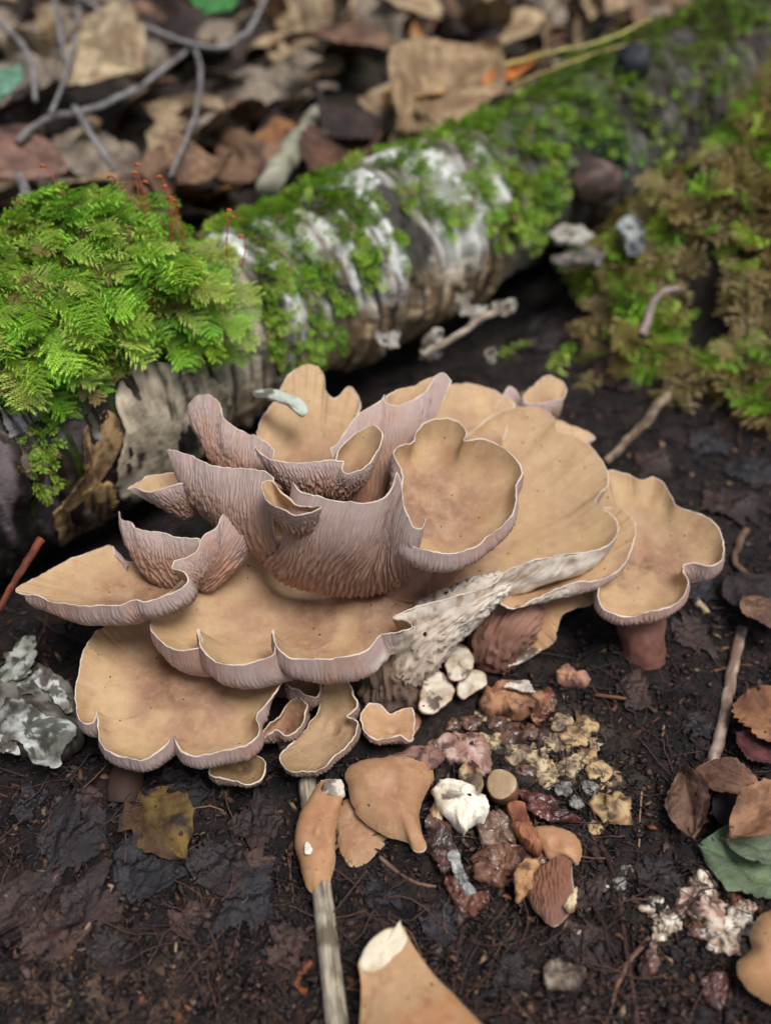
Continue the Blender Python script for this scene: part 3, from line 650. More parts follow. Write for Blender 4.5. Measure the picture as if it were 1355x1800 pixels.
def plant(tmpls, pos, dirv, nrm, size, cols_old, cols_new, rg):
    "scatter shoots: arrays pos, dirv, nrm, size and per-shoot colours"
    n = len(pos); pick = rg.integers(0, len(tmpls), n)
    x = unit(dirv); z = unit(nrm-x*(nrm*x).sum(1, keepdims=True)); y = np.cross(z, x)
    V = []; T = []; C = []; o = 0
    for k, (tv, tt, sh) in enumerate(tmpls):
        idx = np.where(pick == k)[0]
        if not len(idx): continue
        wid = rg.uniform(0.75, 1.15, len(idx))[:, None, None]; arch = rg.uniform(0.2, 1.8, len(idx))[:, None, None]
        w = pos[idx][:, None]+size[idx][:, None, None]*(tv[None, :, :1]*x[idx][:, None]+tv[None, :, 1:2]*wid*y[idx][:, None]+tv[None, :, 2:3]*arch*z[idx][:, None])
        V.append(w.reshape(-1, 3)); m = len(tv)
        T.append((tt[None]+(o+np.arange(len(idx))*m)[:, None, None]).reshape(-1, 3)); o += len(idx)*m
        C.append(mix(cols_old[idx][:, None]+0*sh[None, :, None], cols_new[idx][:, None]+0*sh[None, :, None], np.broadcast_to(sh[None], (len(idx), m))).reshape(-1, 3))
    return np.vstack(V), None, np.vstack(T), np.vstack(C)
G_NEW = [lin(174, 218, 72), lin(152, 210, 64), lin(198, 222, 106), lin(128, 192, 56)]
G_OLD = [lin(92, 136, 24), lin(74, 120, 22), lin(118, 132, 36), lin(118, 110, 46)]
def green(n, rg, brown=0.1, dim=1.0):
    a = np.array(G_OLD)[rg.integers(0, 4, n)]; b = np.array(G_NEW)[rg.integers(0, 4, n)]
    br = rg.random(n) < brown
    a[br] = lin(110, 92, 52); b[br] = lin(168, 148, 92)
    k = rg.uniform(0.75, 1.15, (n, 1))*dim
    return a*k, b*k
def log_frame(s, ph):
    e = 0.02
    p = log_pt(s, ph); out = unit(np.cos(ph)[..., None]*np.array([0, 0, 1.0])+np.sin(ph)[..., None]*LPERP)
    return p, out
def mound_lift(s, ph):
    ws = sstep(-9.9, -12.4, s+0.8*fbm(xyz(s*0.5, ph*1.2), 2, 601))*sstep(-34, -26, s)
    pm = 0.70+0.22*fbm(xyz(s*0.35, 0*s), 3, 602)+0.22*np.exp(-((s+17.5)/2.2)**2)+0.42*np.exp(-((s+12.4)/1.4)**2)
    wp = sstep(pm, pm-0.55, ph)*sstep(-1.9, -1.2, ph)
    top = 0.75+0.45*np.exp(-((s+15.0)/4.2)**2)
    return 2.3*ws*wp*top*(1+0.25*fbm(xyz(s*0.5, ph*2), 3, 603))
def make_mound():
    rg = np.random.default_rng(11)
    parts = []
    s, ph = np.meshgrid(np.linspace(-34, -7, 150), np.linspace(-1.9, 1.95, 110), indexing='ij')
    L = mound_lift(s, ph); p, out = log_frame(s, ph)
    b = p+out*(L*0.72-0.12+0.12*fbm(xyz(s*2, ph*6), 3, 605)*(L > 0.05))[..., None]
    cb = mix(lin(40, 54, 18), lin(78, 96, 30), sstep(-0.4, 0.5, fbm(b*1.5, 3, 606)))
    parts.append((b.reshape(-1, 3), grid_faces(150, 110, False), None, cb.reshape(-1, 3)))
    n = 8200
    s = rg.uniform(-30, -7.4, n); ph = rg.uniform(-1.3, 1.75, n); L = mound_lift(s, ph)
    ok = L > 0.25; s, ph, L = s[ok], ph[ok], L[ok]; n = len(s)
    p, out = log_frame(s, ph)
    dph = np.cos(ph)[:, None]*LPERP-np.sin(ph)[:, None]*np.array([0, 0, 1.0])       # downhill round the log, camera side
    rnd = rg.normal(0, 1, (n, 3)); side = rg.normal(0, 0.7, n)[:, None]*LDIR
    d = 0.55*out+dph*np.where(ph > -0.2, 0.9, -0.6)[:, None]+side+0.3*rnd
    upm = (rg.random(n) < 0.35)[:, None]; d = np.where(upm, out*1.0+0.5*side+0.35*rnd, d)
    pos = p+out*(L*rg.uniform(0.55, 0.95, n))[:, None]
    sz = rg.uniform(0.55, 1.4, n)*np.where(L < 0.8, 0.8, 1.0)
    a, bb = green(n, rg, 0.15, 0.94)
    # a browner, paler patch in the middle of the cushion
    mid = np.exp(-(((s+12.5)/2.6)**2+((ph-0.45)/0.5)**2))[:, None]*(rg.random((n, 1)) < 0.6)
    a = a*(1-mid)+lin(112, 100, 56)*mid; bb = bb*(1-mid)+lin(160, 150, 84)*mid
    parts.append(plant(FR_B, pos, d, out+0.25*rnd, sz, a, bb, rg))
    # the long shoots that lie over the cushion and hang off its edge
    n = 620
    s = rg.uniform(-27, -8.5, n); ph = rg.uniform(-0.4, 1.2, n); L = mound_lift(s, ph); ok = L > 0.5; s, ph, L = s[ok], ph[ok], L[ok]; n = len(s)
    p, out = log_frame(s, ph); dph = np.cos(ph)[:, None]*LPERP-np.sin(ph)[:, None]*np.array([0, 0, 1.0])
    d = 0.35*out+1.0*dph+rg.normal(0, 0.75, n)[:, None]*LDIR+0.2*rg.normal(0, 1, (n, 3))
    pos = p+out*(L*rg.uniform(0.95, 1.12, n)+0.05)[:, None]
    a, bb = green(n, rg, 0.07, 1.0)
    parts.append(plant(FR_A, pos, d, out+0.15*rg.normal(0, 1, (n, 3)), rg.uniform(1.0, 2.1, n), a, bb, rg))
    v, q, t, c = join(parts)
    o = mk('moss', v, q, t, M['moss'], None, smooth=False, colr=c)
    tag(o, 'thick cushion of bright green feather moss on top of the birch log', 'moss', None, 'stuff')
make_mound()
def make_log_moss():
    rg = np.random.default_rng(12); parts = []
    polys = [[(410,345),(470,318),(520,350),(560,410),(600,470),(608,525),(570,545),(500,510),(450,470),(430,420)], [(530,318),(640,318),(690,380),(715,425),(680,470),(640,500),(600,440),(560,370)],
             [(475,590),(540,560),(580,600),(570,640),(500,650)], [(440,470),(520,500),(560,540),(590,600),(540,560),(470,560),(440,520)],
             [(640,300),(760,255),(900,160),(1010,80),(1120,10),(1300,-60),(1355,20),(1330,100),(1180,230),(1080,300),(1000,360),(930,395),(870,385),(800,380),(740,345),(690,330)],
             [(30,740),(75,730),(95,800),(85,870),(50,860),(45,800)], [(0,650),(90,690),(110,740),(60,750),(0,700)], [(700,330),(760,330),(800,380),(790,420),(745,390)], [(840,320),(930,300),(960,400),(900,440),(860,400)]]
    n = 90000
    s = rg.uniform(-26, 74, n); ph = rg.uniform(-1.2, 2.3, n); p, out = log_frame(s, ph)
    u, v, d = proj(p); vis = ((CAM-p)*out).sum(1) > -2
    nz = fbm(p*0.55, 3, 621); nz2 = fbm(p*1.4, 3, 625)
    keep = np.zeros(n, bool); kind = np.zeros(n, int)
    for k, pl in enumerate(polys):
        m = in_poly(u+14*nz2*2, v+14*nz*2, pl) & (nz2 > (-0.02 if k == 4 else -0.2)); keep |= m; kind[m] = k
    keep |= (ph < -0.15) & (nz > 0.0) & (s > -8)           # the side turned away carries patches too
    keep &= vis | (ph < 0)
    s, ph, p, out, kind, d = s[keep], ph[keep], p[keep], out[keep], kind[keep], d[keep]
    m = rg.random(len(s)) < np.clip(38/np.maximum(d, 20), 0.3, 0.95)*0.36
    s, ph, p, out, kind, d = s[m], ph[m], p[m], out[m], kind[m], d[m]; n = len(s)
    dph = np.cos(ph)[:, None]*LPERP-np.sin(ph)[:, None]*np.array([0, 0, 1.0])
    dr = 0.75*out+0.75*dph+0.45*rg.normal(0, 1, (n, 3))
    a, b = green(n, rg, 0.06, 1.0)
    far = sstep(12, 26, s)[:, None]*(rg.random((n, 1)) < 0.65)
    a = a*(1-far)+lin(70, 74, 36)*far; b = b*(1-far)+lin(126, 132, 74)*far
    teal = (np.exp(-((s-14)/2.0)**2-((ph-0.9)/0.35)**2)[:, None] > 0.4)*(rg.random((n, 1)) < 0.6)
    b = np.where(teal, lin(112, 158, 120), b); a = np.where(teal, lin(60, 92, 66), a)
    sz = rg.uniform(0.5, 1.15, n)*np.where(np.isin(kind, (5, 6, 2)), 0.75, 1.0)*(1+0.25*sstep(10, 40, s))
    parts.append(plant(FR_C, p-out*0.05, dr, out+0.3*rg.normal(0, 1, (n, 3)), sz, a, b, rg))
    v, q, t, c = join(parts)
    o = mk('moss', v, q, t, M['moss'], None, smooth=False, colr=c)
    tag(o, 'patches of short green moss spread over the white birch bark', 'moss', None, 'stuff')
make_log_moss()
def make_bank_moss():
    rg = np.random.default_rng(13); parts = []
    n = 26000
    x = rg.uniform(7, 46, n); y = rg.uniform(33, 78, n); z = ground_h(x, y); p = xyz(x, y, z)
    u, v, d = proj(p); t, s = log_side(x, y)
    poly = [(1065,480),(1090,360),(1180,230),(1420,60),(1500,300),(1480,760),(1330,690),(1240,650),(1130,620),(1080,570)]
    nz = fbm(p*0.35, 3, 631)
    keep = in_poly(u+40*nz, v+30*fbm(p*0.9, 2, 632), poly) & (t < -3.4) & (nz > -0.12)
    low = (rg.random(n) < 0.03) & in_poly(u, v, [(880,560),(1000,540),(1060,620),(1240,660),(1200,720),(980,660)])
    p = p[keep | low]; n = len(p)
    m = rg.random(n) < 0.5; p = p[m]; n = len(p)
    e = 0.4; gx = (ground_h(p[:, 0]+e, p[:, 1], False)-ground_h(p[:, 0]-e, p[:, 1], False))/(2*e); gy = (ground_h(p[:, 0], p[:, 1]+e, False)-ground_h(p[:, 0], p[:, 1]-e, False))/(2*e)
    nr = unit(np.stack([-gx, -gy, np.ones(n)], 1)); dn = np.stack([-gx, -gy, -(gx**2+gy**2)], 1)
    dr = 0.5*nr+0.7*unit(dn)+0.55*rg.normal(0, 1, (n, 3)); dr[:, 1] -= 0.25
    a, b = green(n, rg, 0.5, 1.2)
    nz = fbm(p*0.3, 3, 641); ol = (nz < 0.05)[:, None]*(rg.random((n, 1)) < 0.7)
    b = np.where(ol, lin(182, 164, 116), b); a = np.where(ol, lin(122, 104, 68), a)
    near = p[:, 1] < 58
    parts.append(plant(FR_B, p[near]+nr[near]*0.1, dr[near], nr[near]+0.3*rg.normal(0, 1, (near.sum(), 3)), rg.uniform(1.2, 3.0, near.sum()), a[near], b[near], rg))
    if (~near).sum(): parts.append(plant(FR_C, p[~near]+nr[~near]*0.1, dr[~near], nr[~near]+0.3*rg.normal(0, 1, ((~near).sum(), 3)), rg.uniform(1.2, 2.8, (~near).sum()), a[~near], b[~near], rg))
    v, q, t, c = join(parts)
    o = mk('moss', v, q, t, M['moss'], None, smooth=False, colr=c)
    tag(o, 'loose olive and brown feather moss on the soil bank before the log', 'moss', None, 'stuff')
make_bank_moss()

# spore stalks standing out of the moss cushion
M['spore'] = material('spore_stalk', tuple(lin(150, 62, 34)), 0.45, 0.4, None, None)
M['capsule'] = material('spore_capsule', tuple(lin(186, 92, 44)), 0.45, 0.4, (300, 0.3), None)
rg = np.random.default_rng(5)
sp_tops = [(200,312,265,400),(238,292,262,390),(243,306,275,395),(296,330,300,450),(306,350,322,430),(286,313,300,410),(35,358,60,400),(22,378,42,420),(82,294,120,350),(398,372,398,450),(404,384,402,470),(250,322,270,400),(312,355,330,420),(256,415,262,470),(430,418,425,470),(345,455,350,500)]
for k, (u0, v0, u1, v1) in enumerate(sp_tops):
    dd = 37.2+0.6*rg.random()
    foot = P(u1, v1, dd+0.3); top = P(u0, v0, dd)
    mid = (foot+top)/2+np.array([rg.uniform(-.15, .15), 0, 0.1]); path, _ = catmull([foot, mid, top], False, 14)
    hgt = np.linalg.norm(top-foot); lb = ('tall' if hgt > 1.9 else 'medium-length' if hgt > 1.35 else 'short')+' rust-red spore stalk '+('at the outer end' if u0 < 100 else 'on the crest' if u0 < 340 else 'at the bare-bark end')+' of the moss cushion'
    root = thing('moss_spore_stalk', lb, 'moss stalk', lb.replace('stalk', 'stalks'))
    v_, f_, t_ = tube(path, 0.022, 5); mk('stalk', v_, f_, t_, M['spore'], root)
    dx = rg.choice([-1, 1]); cpath = top+np.array([[0, 0, 0], [0.06*dx, 0, 0.07], [0.16*dx, -0.02, 0.07], [0.26*dx, -0.03, 0.0]])
    v_, f_, t_ = tube(catmull(cpath, False, 8)[0], [0.025, 0.04, 0.055, 0.06, 0.06, 0.055, 0.045, 0.02], 7); mk('capsule', v_, f_, t_, M['capsule'], root)
    base_at(root)

# ------------------------------------------------------------------ loose bark and fungi on the log
def sheet(pts_uvd, thick, mat, name, parent=None, seed=0, col_a=(0.5, 0.5, 0.5), col_b=(0.3, 0.3, 0.3), puff=0.15, rough=0.08, nrm=None, world=False, rings=9, N=72, ragged=0.06, rim_col=None, conform=None, crag=0.0):
    "a thick slab with the given outline: domed top, rounded ragged edge, flat back"
    o = np.array([P(*q) for q in pts_uvd]) if not world else np.asarray(pts_uvd, float)
    R, L = catmull(o, True, N); c = R.mean(0)
    if nrm is None:
        nn = np.zeros(3)
        for i in range(N): nn += np.cross(R[i]-c, R[(i+1) % N]-c)
        nn = unit(nn); nn = nn if nn@(CAM-c) > 0 else -nn
    else: nn = unit(np.asarray(nrm, float))
    R = R+unit(R-c)*(ragged*fbm(R*3.0+seed, 3, 700+seed))[:, None]
    t = np.linspace(0, 1, rings)
    top = c+(R-c)[None]*t[:, None, None]+nn*(puff*(1-t**2.2))[:, None, None]
    low = [R*0.985+c*0.015-nn*thick*0.35+unit(R-c)*thick*0.10, R*0.98+c*0.02-nn*thick*0.75, c+(R-c)*0.9-nn*thick, c+(R-c)*0.4-nn*thick, c+(R-c)*0.01-nn*thick]
    V = np.concatenate([top, np.array(low)]); V = V+nn*(rough*fbm(V*1.6+seed*5, 4, 710+seed))[..., None]+0.4*rough*np.stack([fbm(V*2+9, 2, 711), fbm(V*2+19, 2, 712), fbm(V*2+29, 2, 713)], -1)
    if crag:
        z_ = np.linalg.norm(R-c, axis=1).mean(); w1 = V*(1.6/z_)+seed*3.3; w2 = V*(5.0/z_)+seed*1.7
        V = V+crag*z_*(np.stack([fbm(w1+7*k_, 2, 750+k_) for k_ in range(3)], -1)+0.45*np.stack([fbm(w2+7*k_, 3, 755+k_, 0.65) for k_ in range(3)], -1))
    if conform is not None:      # follow the round of the log, one edge lifting away
        q = V-LA; s_ = q@LDIR; w_ = q-s_[..., None]*LDIR; ph_ = np.arctan2(w_@LPERP, w_[..., 2])
        e = np.linspace(0, 1, rings)**3; ee = np.r_[e, [1, 1, 0.9, 0.4, 0]]
        side_ = unit(R-c)@unit(np.array([-0.8, -0.4, 0.2])); lf = 0.16+conform*np.clip(side_, 0, 1)[None]*ee[:, None]+rough*fbm(V*1.6, 4, 733)
        low_ = np.r_[np.zeros(rings), [0.35, 0.75, 1, 1, 1]]*thick
        V = log_pt(s_, ph_, lf-low_[:, None])
    f = fbm(V*1.5+seed, 4, 720+seed)
    C = mix(np.asarray(col_a), np.asarray(col_b), sstep(-0.25, 0.4, f))
    if conform is not None:
        C = mix(C, lin(40, 33, 30), 0.9*sstep(0.22, 0.34, fbm(xyz(s_*4.2, ph_*2.6, 9+0*s_), 2, 306)))
        C = mix(C, np.asarray(col_a)*1.1, 0.5*sstep(0.1, 0.4, fbm(xyz(s_*7, ph_*2.0, 2+0*s_), 3, 308)))
    if mat == 'bark' and conform is None: C = mix(C, lin(46, 46, 36), 0.85*sstep(0.08, 0.28, fbm(V*np.array([2.2, 2.2, 7.0])+seed, 4, 768, 0.6)))
    if crag: C = mix(C, lin(58, 42, 38), 0.85*sstep(0.12, 0.3, fbm(V*2.2+seed+40, 4, 765))*sstep(-0.2, 0.6, fbm(V*0.7+seed, 2, 766)+0.35))
    if rim_col is not None:
        C[rings-1:rings+2] = np.asarray(rim_col)
    fc = grid_faces(len(V), N, True)
    a0, b0, d0 = V[0, 0], V[0, 1], V[1, 0]
    if np.cross(V[1, 1]-V[1, 0], V[0, 0]-V[1, 0])@nn > 0: fc = fc[:, ::-1]
    return mk(name, V.reshape(-1, 3), fc, None, M[mat], parent, colr=C.reshape(-1, 3))
def log_hit(u, v):
    dirv = P(u, v, 1.0)-CAM; ds = np.linspace(25, 90, 1300); pts = CAM+ds[:, None]*dirv
    q = pts-LA; s_ = q@LDIR; w = q-s_[:, None]*LDIR; rad = np.linalg.norm(w, axis=1); hit = rad < log_r(s_)+0.15
    return pts[int(np.argmax(hit))] if hit.any() else pts[int(np.argmin(rad-log_r(s_)))]
def bark_peel(pts, name='bark_flake', thick=0.10, ca=lin(205, 205, 200), cb=lin(140, 134, 122), puff=0.25, seed=0, on_log=True):
    if on_log:
        w = np.array([log_hit(q[0], q[1]) for q in pts]); w = w+0.0
        o = sheet(w, thick, 'bark', name, None, seed, ca, cb, 0.0, 0.05, world=True, ragged=0.3, N=110, rings=14, conform=puff)
    else: o = sheet(pts, thick, 'bark', name, None, seed, ca, cb, puff, 0.08, ragged=0.25, N=60, crag=0.2)
    o.parent = log_root; return o
# curling bark on the weathered part, paper strips at the white part's lower edge
bark_peel([(138,770,36.4),(160,728,36.6),(205,740,36.5),(212,790,36.3),(190,850,36.0),(150,900,35.9),(110,905,36.2),(135,840,36.3)], ca=lin(168,138,98), cb=lin(84,64,46), puff=0.8, seed=1, thick=0.18)
bark_peel([(148,760,36.9),(150,725,37.2),(185,712,37.1),(180,740,36.9),(160,780,36.8)], ca=lin(40,32,28), cb=lin(22,18,17), puff=0.2, seed=2, thick=0.15)
bark_peel([(105,905,36.0),(150,880,35.9),(205,860,35.9),(200,950,35.6),(150,985,35.7),(115,960,36.0)], ca=lin(176,146,100), cb=lin(96,74,50), puff=0.5, seed=3, thick=0.2)
bark_peel([(196,700,37),(238,640,37),(300,640,37),(370,665,37),(420,700,37),(400,770,37),(345,800,37),(345,880,37),(290,905,37),(235,890,37),(214,850,37),(215,770,37)], ca=lin(206,192,168), cb=lin(150,136,116), puff=0.25, seed=4, thick=0.15)
bark_peel([(0,690,36.8),(45,680,37.0),(90,700,37.0),(60,745,36.7),(10,770,36.5)], ca=lin(150,146,150), cb=lin(84,72,74), puff=0.2, seed=5)
bark_peel([(0,760,36.2),(50,790,36.3),(75,850,36.0),(40,840,36.0),(0,830,35.9)], ca=lin(112,98,88), cb=lin(48,38,36), puff=0.2, seed=6)
for k, pts in enumerate([[(750,585,44.6),(775,580,44.8),(778,620,44.3),(762,632,44.2),(742,628,44.2)], [(800,520,46.5),(822,515,46.7),(828,548,46.2),(812,556,46.0)], [(826,536,46.6),(852,540,46.6),(846,568,46.2),(830,566,46.2)],
        [(862,532,47),(905,530,47),(898,550,46.7),(870,552,46.7)], [(655,590,44),(700,580,44.4),(698,610,43.8),(668,606,43.8)], [(855,612,44.6),(868,610,44.6),(870,642,44.2),(858,642,44.2)]]):
    bark_peel(pts, seed=10+k, puff=0.0, thick=0.04, on_log=False, ca=lin(170,166,156), cb=lin(110,100,88))
# shell-like bracket fungi in the hollow at the foot of the log, a black ball fungus on top
def bracket(pts, label, ca, cb, seed, puff=0.5, thick=0.35):
    o = sheet(pts, thick, 'flesh', 'bracket_fungus', None, seed, ca, cb, puff*0.5, 0.1, ragged=0.2, crag=0.22); origin_to(o); tag(o, label, 'fungus')
bracket([(968,405,51.5),(1000,395,51.8),(1035,405,51.6),(1030,428,51.0),(995,425,50.8),(972,420,51)], 'small white bracket fungus in the dark hollow under the log', lin(176,172,162), lin(104,98,90), 21, 0.25, 0.3)
bracket([(970,450,51),(1010,440,51.2),(1060,438,51.2),(1055,458,50.6),(1010,462,50.5),(975,462,50.6)], 'flat grey bracket fungus below the white one in the hollow', lin(130,126,116), lin(84,80,74), 22, 0.3)
bracket([(1085,390,50.5),(1110,378,51),(1135,400,50.8),(1130,440,50.2),(1110,450,49.8),(1100,420,50)], 'curved white and slate-grey shell fungus at the edge of the moss bank', lin(160,166,162), lin(56,62,70), 23, 0.3)
bracket([(905,415,50.5),(925,408,50.7),(935,425,50.4),(915,430,50.2)], 'tiny pale knob of fungus at the rim of the hollow', lin(206,202,190), lin(150,140,120), 24, 0.3)
def lump(name, pos, rad, mat, label, cat, ca, cb, seed, sq=(1, 1, 1), rough=0.25, parent=None, group=None, seg=28, freq=0.9):
    th = np.linspace(0, np.pi, seg//2+1)[:, None]; a = np.linspace(0, 2*np.pi, seg, endpoint=False)[None]
    d = np.stack([np.sin(th)*np.cos(a), np.sin(th)*np.sin(a), np.cos(th)+0*a], -1)
    r = rad*(1+rough*fbm(d*freq*2+seed*3.7, 4, 730+seed))
    if rough > 0.5:
        rd = np.abs(fbm(d*2.6+seed*2.1, 3, 733+seed)); r = rad*(0.72+0.5*fbm(d*1.2+seed, 2, 734)+0.9*np.minimum(rd, 0.35))
    V = np.asarray(pos)+d*r[..., None]*np.asarray(sq); f = fbm(d*2.4+seed, 4, 740+seed)
    C = mix(np.asarray(ca), np.asarray(cb), sstep(-0.2, 0.35, f))
    if rough > 0.5: C = mix(C, lin(50, 40, 38), 0.9*sstep(0.10, 0.0, rd)); C = mix(C, lin(64, 50, 44), 0.9*sstep(0.05, 0.3, fbm(d*3.1+seed*4, 3, 747)))
    o = mk(name, V.reshape(-1, 3), grid_faces(seg//2+1, seg, True)[:, ::-1], None, M[mat], parent, colr=C.reshape(-1, 3))
    if parent is None: origin_to(o); tag(o, label, cat, group)
    return o
lump('ball_fungus', P(1112,108,53.9), 1.05, 'bark', 'round charcoal-black ball fungus perched on the mossy log', 'fungus', lin(34,36,42), lin(62,64,72), 1, rough=0.12)
lump('bark_knot', P(1045,318,51.4), 1.25, 'bark', 'rounded brown-grey knot of bark at the foot of the mossy log', 'knot', lin(112,92,84), lin(66,54,52), 2, (1.15, 0.8, 0.9), 0.25)
sheet([(1015,352,54.2),(1035,345,54.3),(1048,358,53.8),(1025,370,53.6)], 0.2, 'flesh', 'bark_flake', log_root, 25, lin(214,210,204), lin(170,160,150), 0.1)
# the pale grey lichen-like bracket beside the back petal
o = sheet([(445,688,36.3),(470,683,36.5),(505,690,36.3),(535,705,36.0),(541,725,35.8),(530,733,35.7),(515,715,35.9),(480,703,36.1),(450,698,36.2)], 0.12, 'flesh', 'bark_curl', None, 26, lin(186,194,182), lin(132,142,130), 0.06, 0.08, ragged=0.06, crag=0.05)
origin_to(o); tag(o, 'curled pale grey-green scrap of bark hooked over the back petal', 'bark')

# the chunk of white bark at the log's foot, with a flake above it
root = thing('birch_bark_chunk', 'chunk of flaking white birch bark lying against the foot of the log', 'bark')
sheet([(-40,1185,35.2),(20,1168,35.8),(75,1172,35.6),(120,1215,34.9),(142,1268,33.9),(128,1308,33.1),(88,1330,32.7),(20,1310,33.2),(-50,1290,34)], 1.1, 'bark', 'bark', root, 31, lin(120,116,108), lin(54,50,46), 0.35, 0.15, ragged=0.25, crag=0.10)
for k, (pp, ca, cb) in enumerate([([(-30,1250,34.0),(30,1225,34.2),(75,1250,33.6),(110,1262,33.3),(130,1285,32.9),(112,1318,32.3),(98,1344,31.9),(62,1345,31.9),(40,1310,32.5),(0,1300,32.9)], lin(186,188,186), lin(96,94,88)),
        ([(-20,1195,34.9),(30,1185,35.0),(70,1195,34.8),(85,1225,34.4),(40,1222,34.4),(0,1230,34.4)], lin(150,150,144), lin(96,92,84)), ([(60,1185,34.9),(85,1178,35.0),(112,1215,34.3),(125,1250,33.7),(100,1240,33.9),(78,1215,34.3)], lin(190,190,186), lin(120,116,108)),
        ([(10,1150,35.2),(55,1120,35.8),(65,1150,35.4),(40,1190,34.8),(5,1195,34.8)], lin(170,172,164), lin(116,118,106)), ([(-10,1290,33.0),(20,1300,32.8),(30,1322,32.4),(10,1325,32.4),(-20,1310,32.8)], lin(190,188,178), lin(130,126,116))]):
    sheet(pp, 0.10, 'bark', 'bark_flake', root, 33+k, ca, cb, 0.05, 0.2, ragged=0.3, N=110, rings=20, crag=0.09)
base_at(root)

# ------------------------------------------------------------------ leaves
def leaf_grid(L, W, seed, curl=0.3, fold=0.2, teeth=0.05, nu=44, nv=23, tipw=1.0, rag=0.10):
    "outline, relief and vein pattern of one leaf along +X, lying in XY"
    r = np.random.default_rng(seed)
    u = np.linspace(0, 1, nu)[:, None]; w = np.linspace(-1, 1, nv)[None]
    half = W/2*(np.sin(np.pi*np.clip(u, 0, 1)**0.85)**0.75)*(1-0.35*u**3*tipw)+0.02
    tooth = 1+teeth*np.abs(np.sin(u*np.pi*11+seed))*np.abs(w)**6+rag*vnoise(xyz(u*4+0*w, np.sign(w)+0*u, 0*u+0*w+seed), 3)*np.abs(w)**2+rag*0.8*vnoise(xyz(u*11+0*w, np.sign(w)+0*u, 0*u+0*w+seed), 4)*np.abs(w)**3
    x = u*L+0*w+0.05*L*np.abs(w)*(1-u)*1.2; y = half*w*tooth
    vein = np.abs(np.sin((u*9-np.abs(w)*2.2)*np.pi))
    a = r.uniform(0, 6)
    z = curl*L*0.5*(u-0.5)**2*np.cos(a)+fold*np.abs(y)+0.02*L*np.sin(u*7+a)+0.05*L*np.sin(w*2.2+u*5+a)*np.abs(w)+0.014*L*(1-vein)**2*np.abs(w)**0.3+0.025*L*vnoise(xyz(u*6+0*w, w*3+0*u, 0*u+0*w+seed), 8)+curl*0.4*np.abs(w)**2*half*np.sin(a+u*4)
    z = z-z.min()
    vv = np.stack([x-L/2, y, z], -1)
    vc = sstep(0.22, 0.0, vein)*0.45+sstep(0.10, 0.03, np.abs(w)+0*u)
    return vv, vc, grid_faces(nu, nv, False)
LEAF_COLS = {
 'pale_tan': (lin(168,146,116), lin(120,98,74), 'pale tan'), 'brown': (lin(134,104,82), lin(92,68,56), 'mid-brown'), 'dark': (lin(62,48,44), lin(40,32,32), 'dark purplish-brown'),
 'orange': (lin(172,122,76), lin(120,82,56), 'orange-brown'), 'grey': (lin(146,132,116), lin(100,88,78), 'greyish weathered'), 'beige': (lin(190,166,132), lin(140,112,82), 'beige')}
def leaf_mesh(name, key, seed, L, W, **kw):
    vv, vc, f = leaf_grid(L, W, seed, **kw); ca, cb, _ = LEAF_COLS[key]
    n = fbm(vv*0.6+seed, 3, 760+seed)
    c = mix(mix(ca, cb, sstep(-0.2, 0.4, n)), ca*0.55, np.clip(vc, 0, 1)*0.55)
    # a real, if thin, body: a second skin just below
    v2 = vv.copy(); v2[..., 2] -= 0.03
    V = np.vstack([vv.reshape(-1, 3), v2.reshape(-1, 3)]); F = np.vstack([f, f[:, ::-1]+vv.shape[0]*vv.shape[1]])
    return V, F, np.vstack([c.reshape(-1, 3), c.reshape(-1, 3)*0.9])
litter_protos = []
for key in LEAF_COLS:
    for k in range(3):
        sd = hash(key) % 1 + 17*list(LEAF_COLS).index(key)+k
        L = [7.0, 8.5, 5.6][k]; litter_protos.append((key, k, leaf_mesh('dead_leaf', key, sd, L, L*[0.62, 0.5, 0.72][k], curl=[0.5, 0.9, 1.3][k], fold=[0.15, 0.35, -0.2][k])))
rg = np.random.default_rng(21)
LAND_BACK = [(200,300,'just behind the moss cushion'),(40,180,'by the pale grey-brown arching twig'),(120,60,'under the upright grey twigs'),(300,170,'below the bowed grey branch'),(420,20,'past the bowed grey branch'),
    (520,250,'by the pale bare branch'),(640,60,'well behind the white bark'),(600,180,'behind the white bark'),(770,170,'around the folded tan leaf'),(850,20,'beyond the folded tan leaf'),(1100,-40,'beyond the mossy log')]
SHAPES = ['broad', 'long', 'curled']
proto_obj = {}
cnt = 0
wts = np.array([0.25, 0.24, 0.13, 0.05, 0.17, 0.16])
keys = list(LEAF_COLS)
spots = []
tries = 0
while len(spots) < 290 and tries < 9000:
    tries += 1
    y = 38+rg.random()**0.75*95; x = rg.uniform(-0.62, 0.62)*(y+8)
    t, s = log_side(x, y)
    if t < 4.2: continue
    u, v, d = proj(np.array([x, y, float(ground_h(x, y, False))]))
    if not (-120 < u < 1475 and -110 < v < 470): continue
    if s > 14 and t < 9 and rg.random() < 0.5: continue
    spots.append((x, y, t))
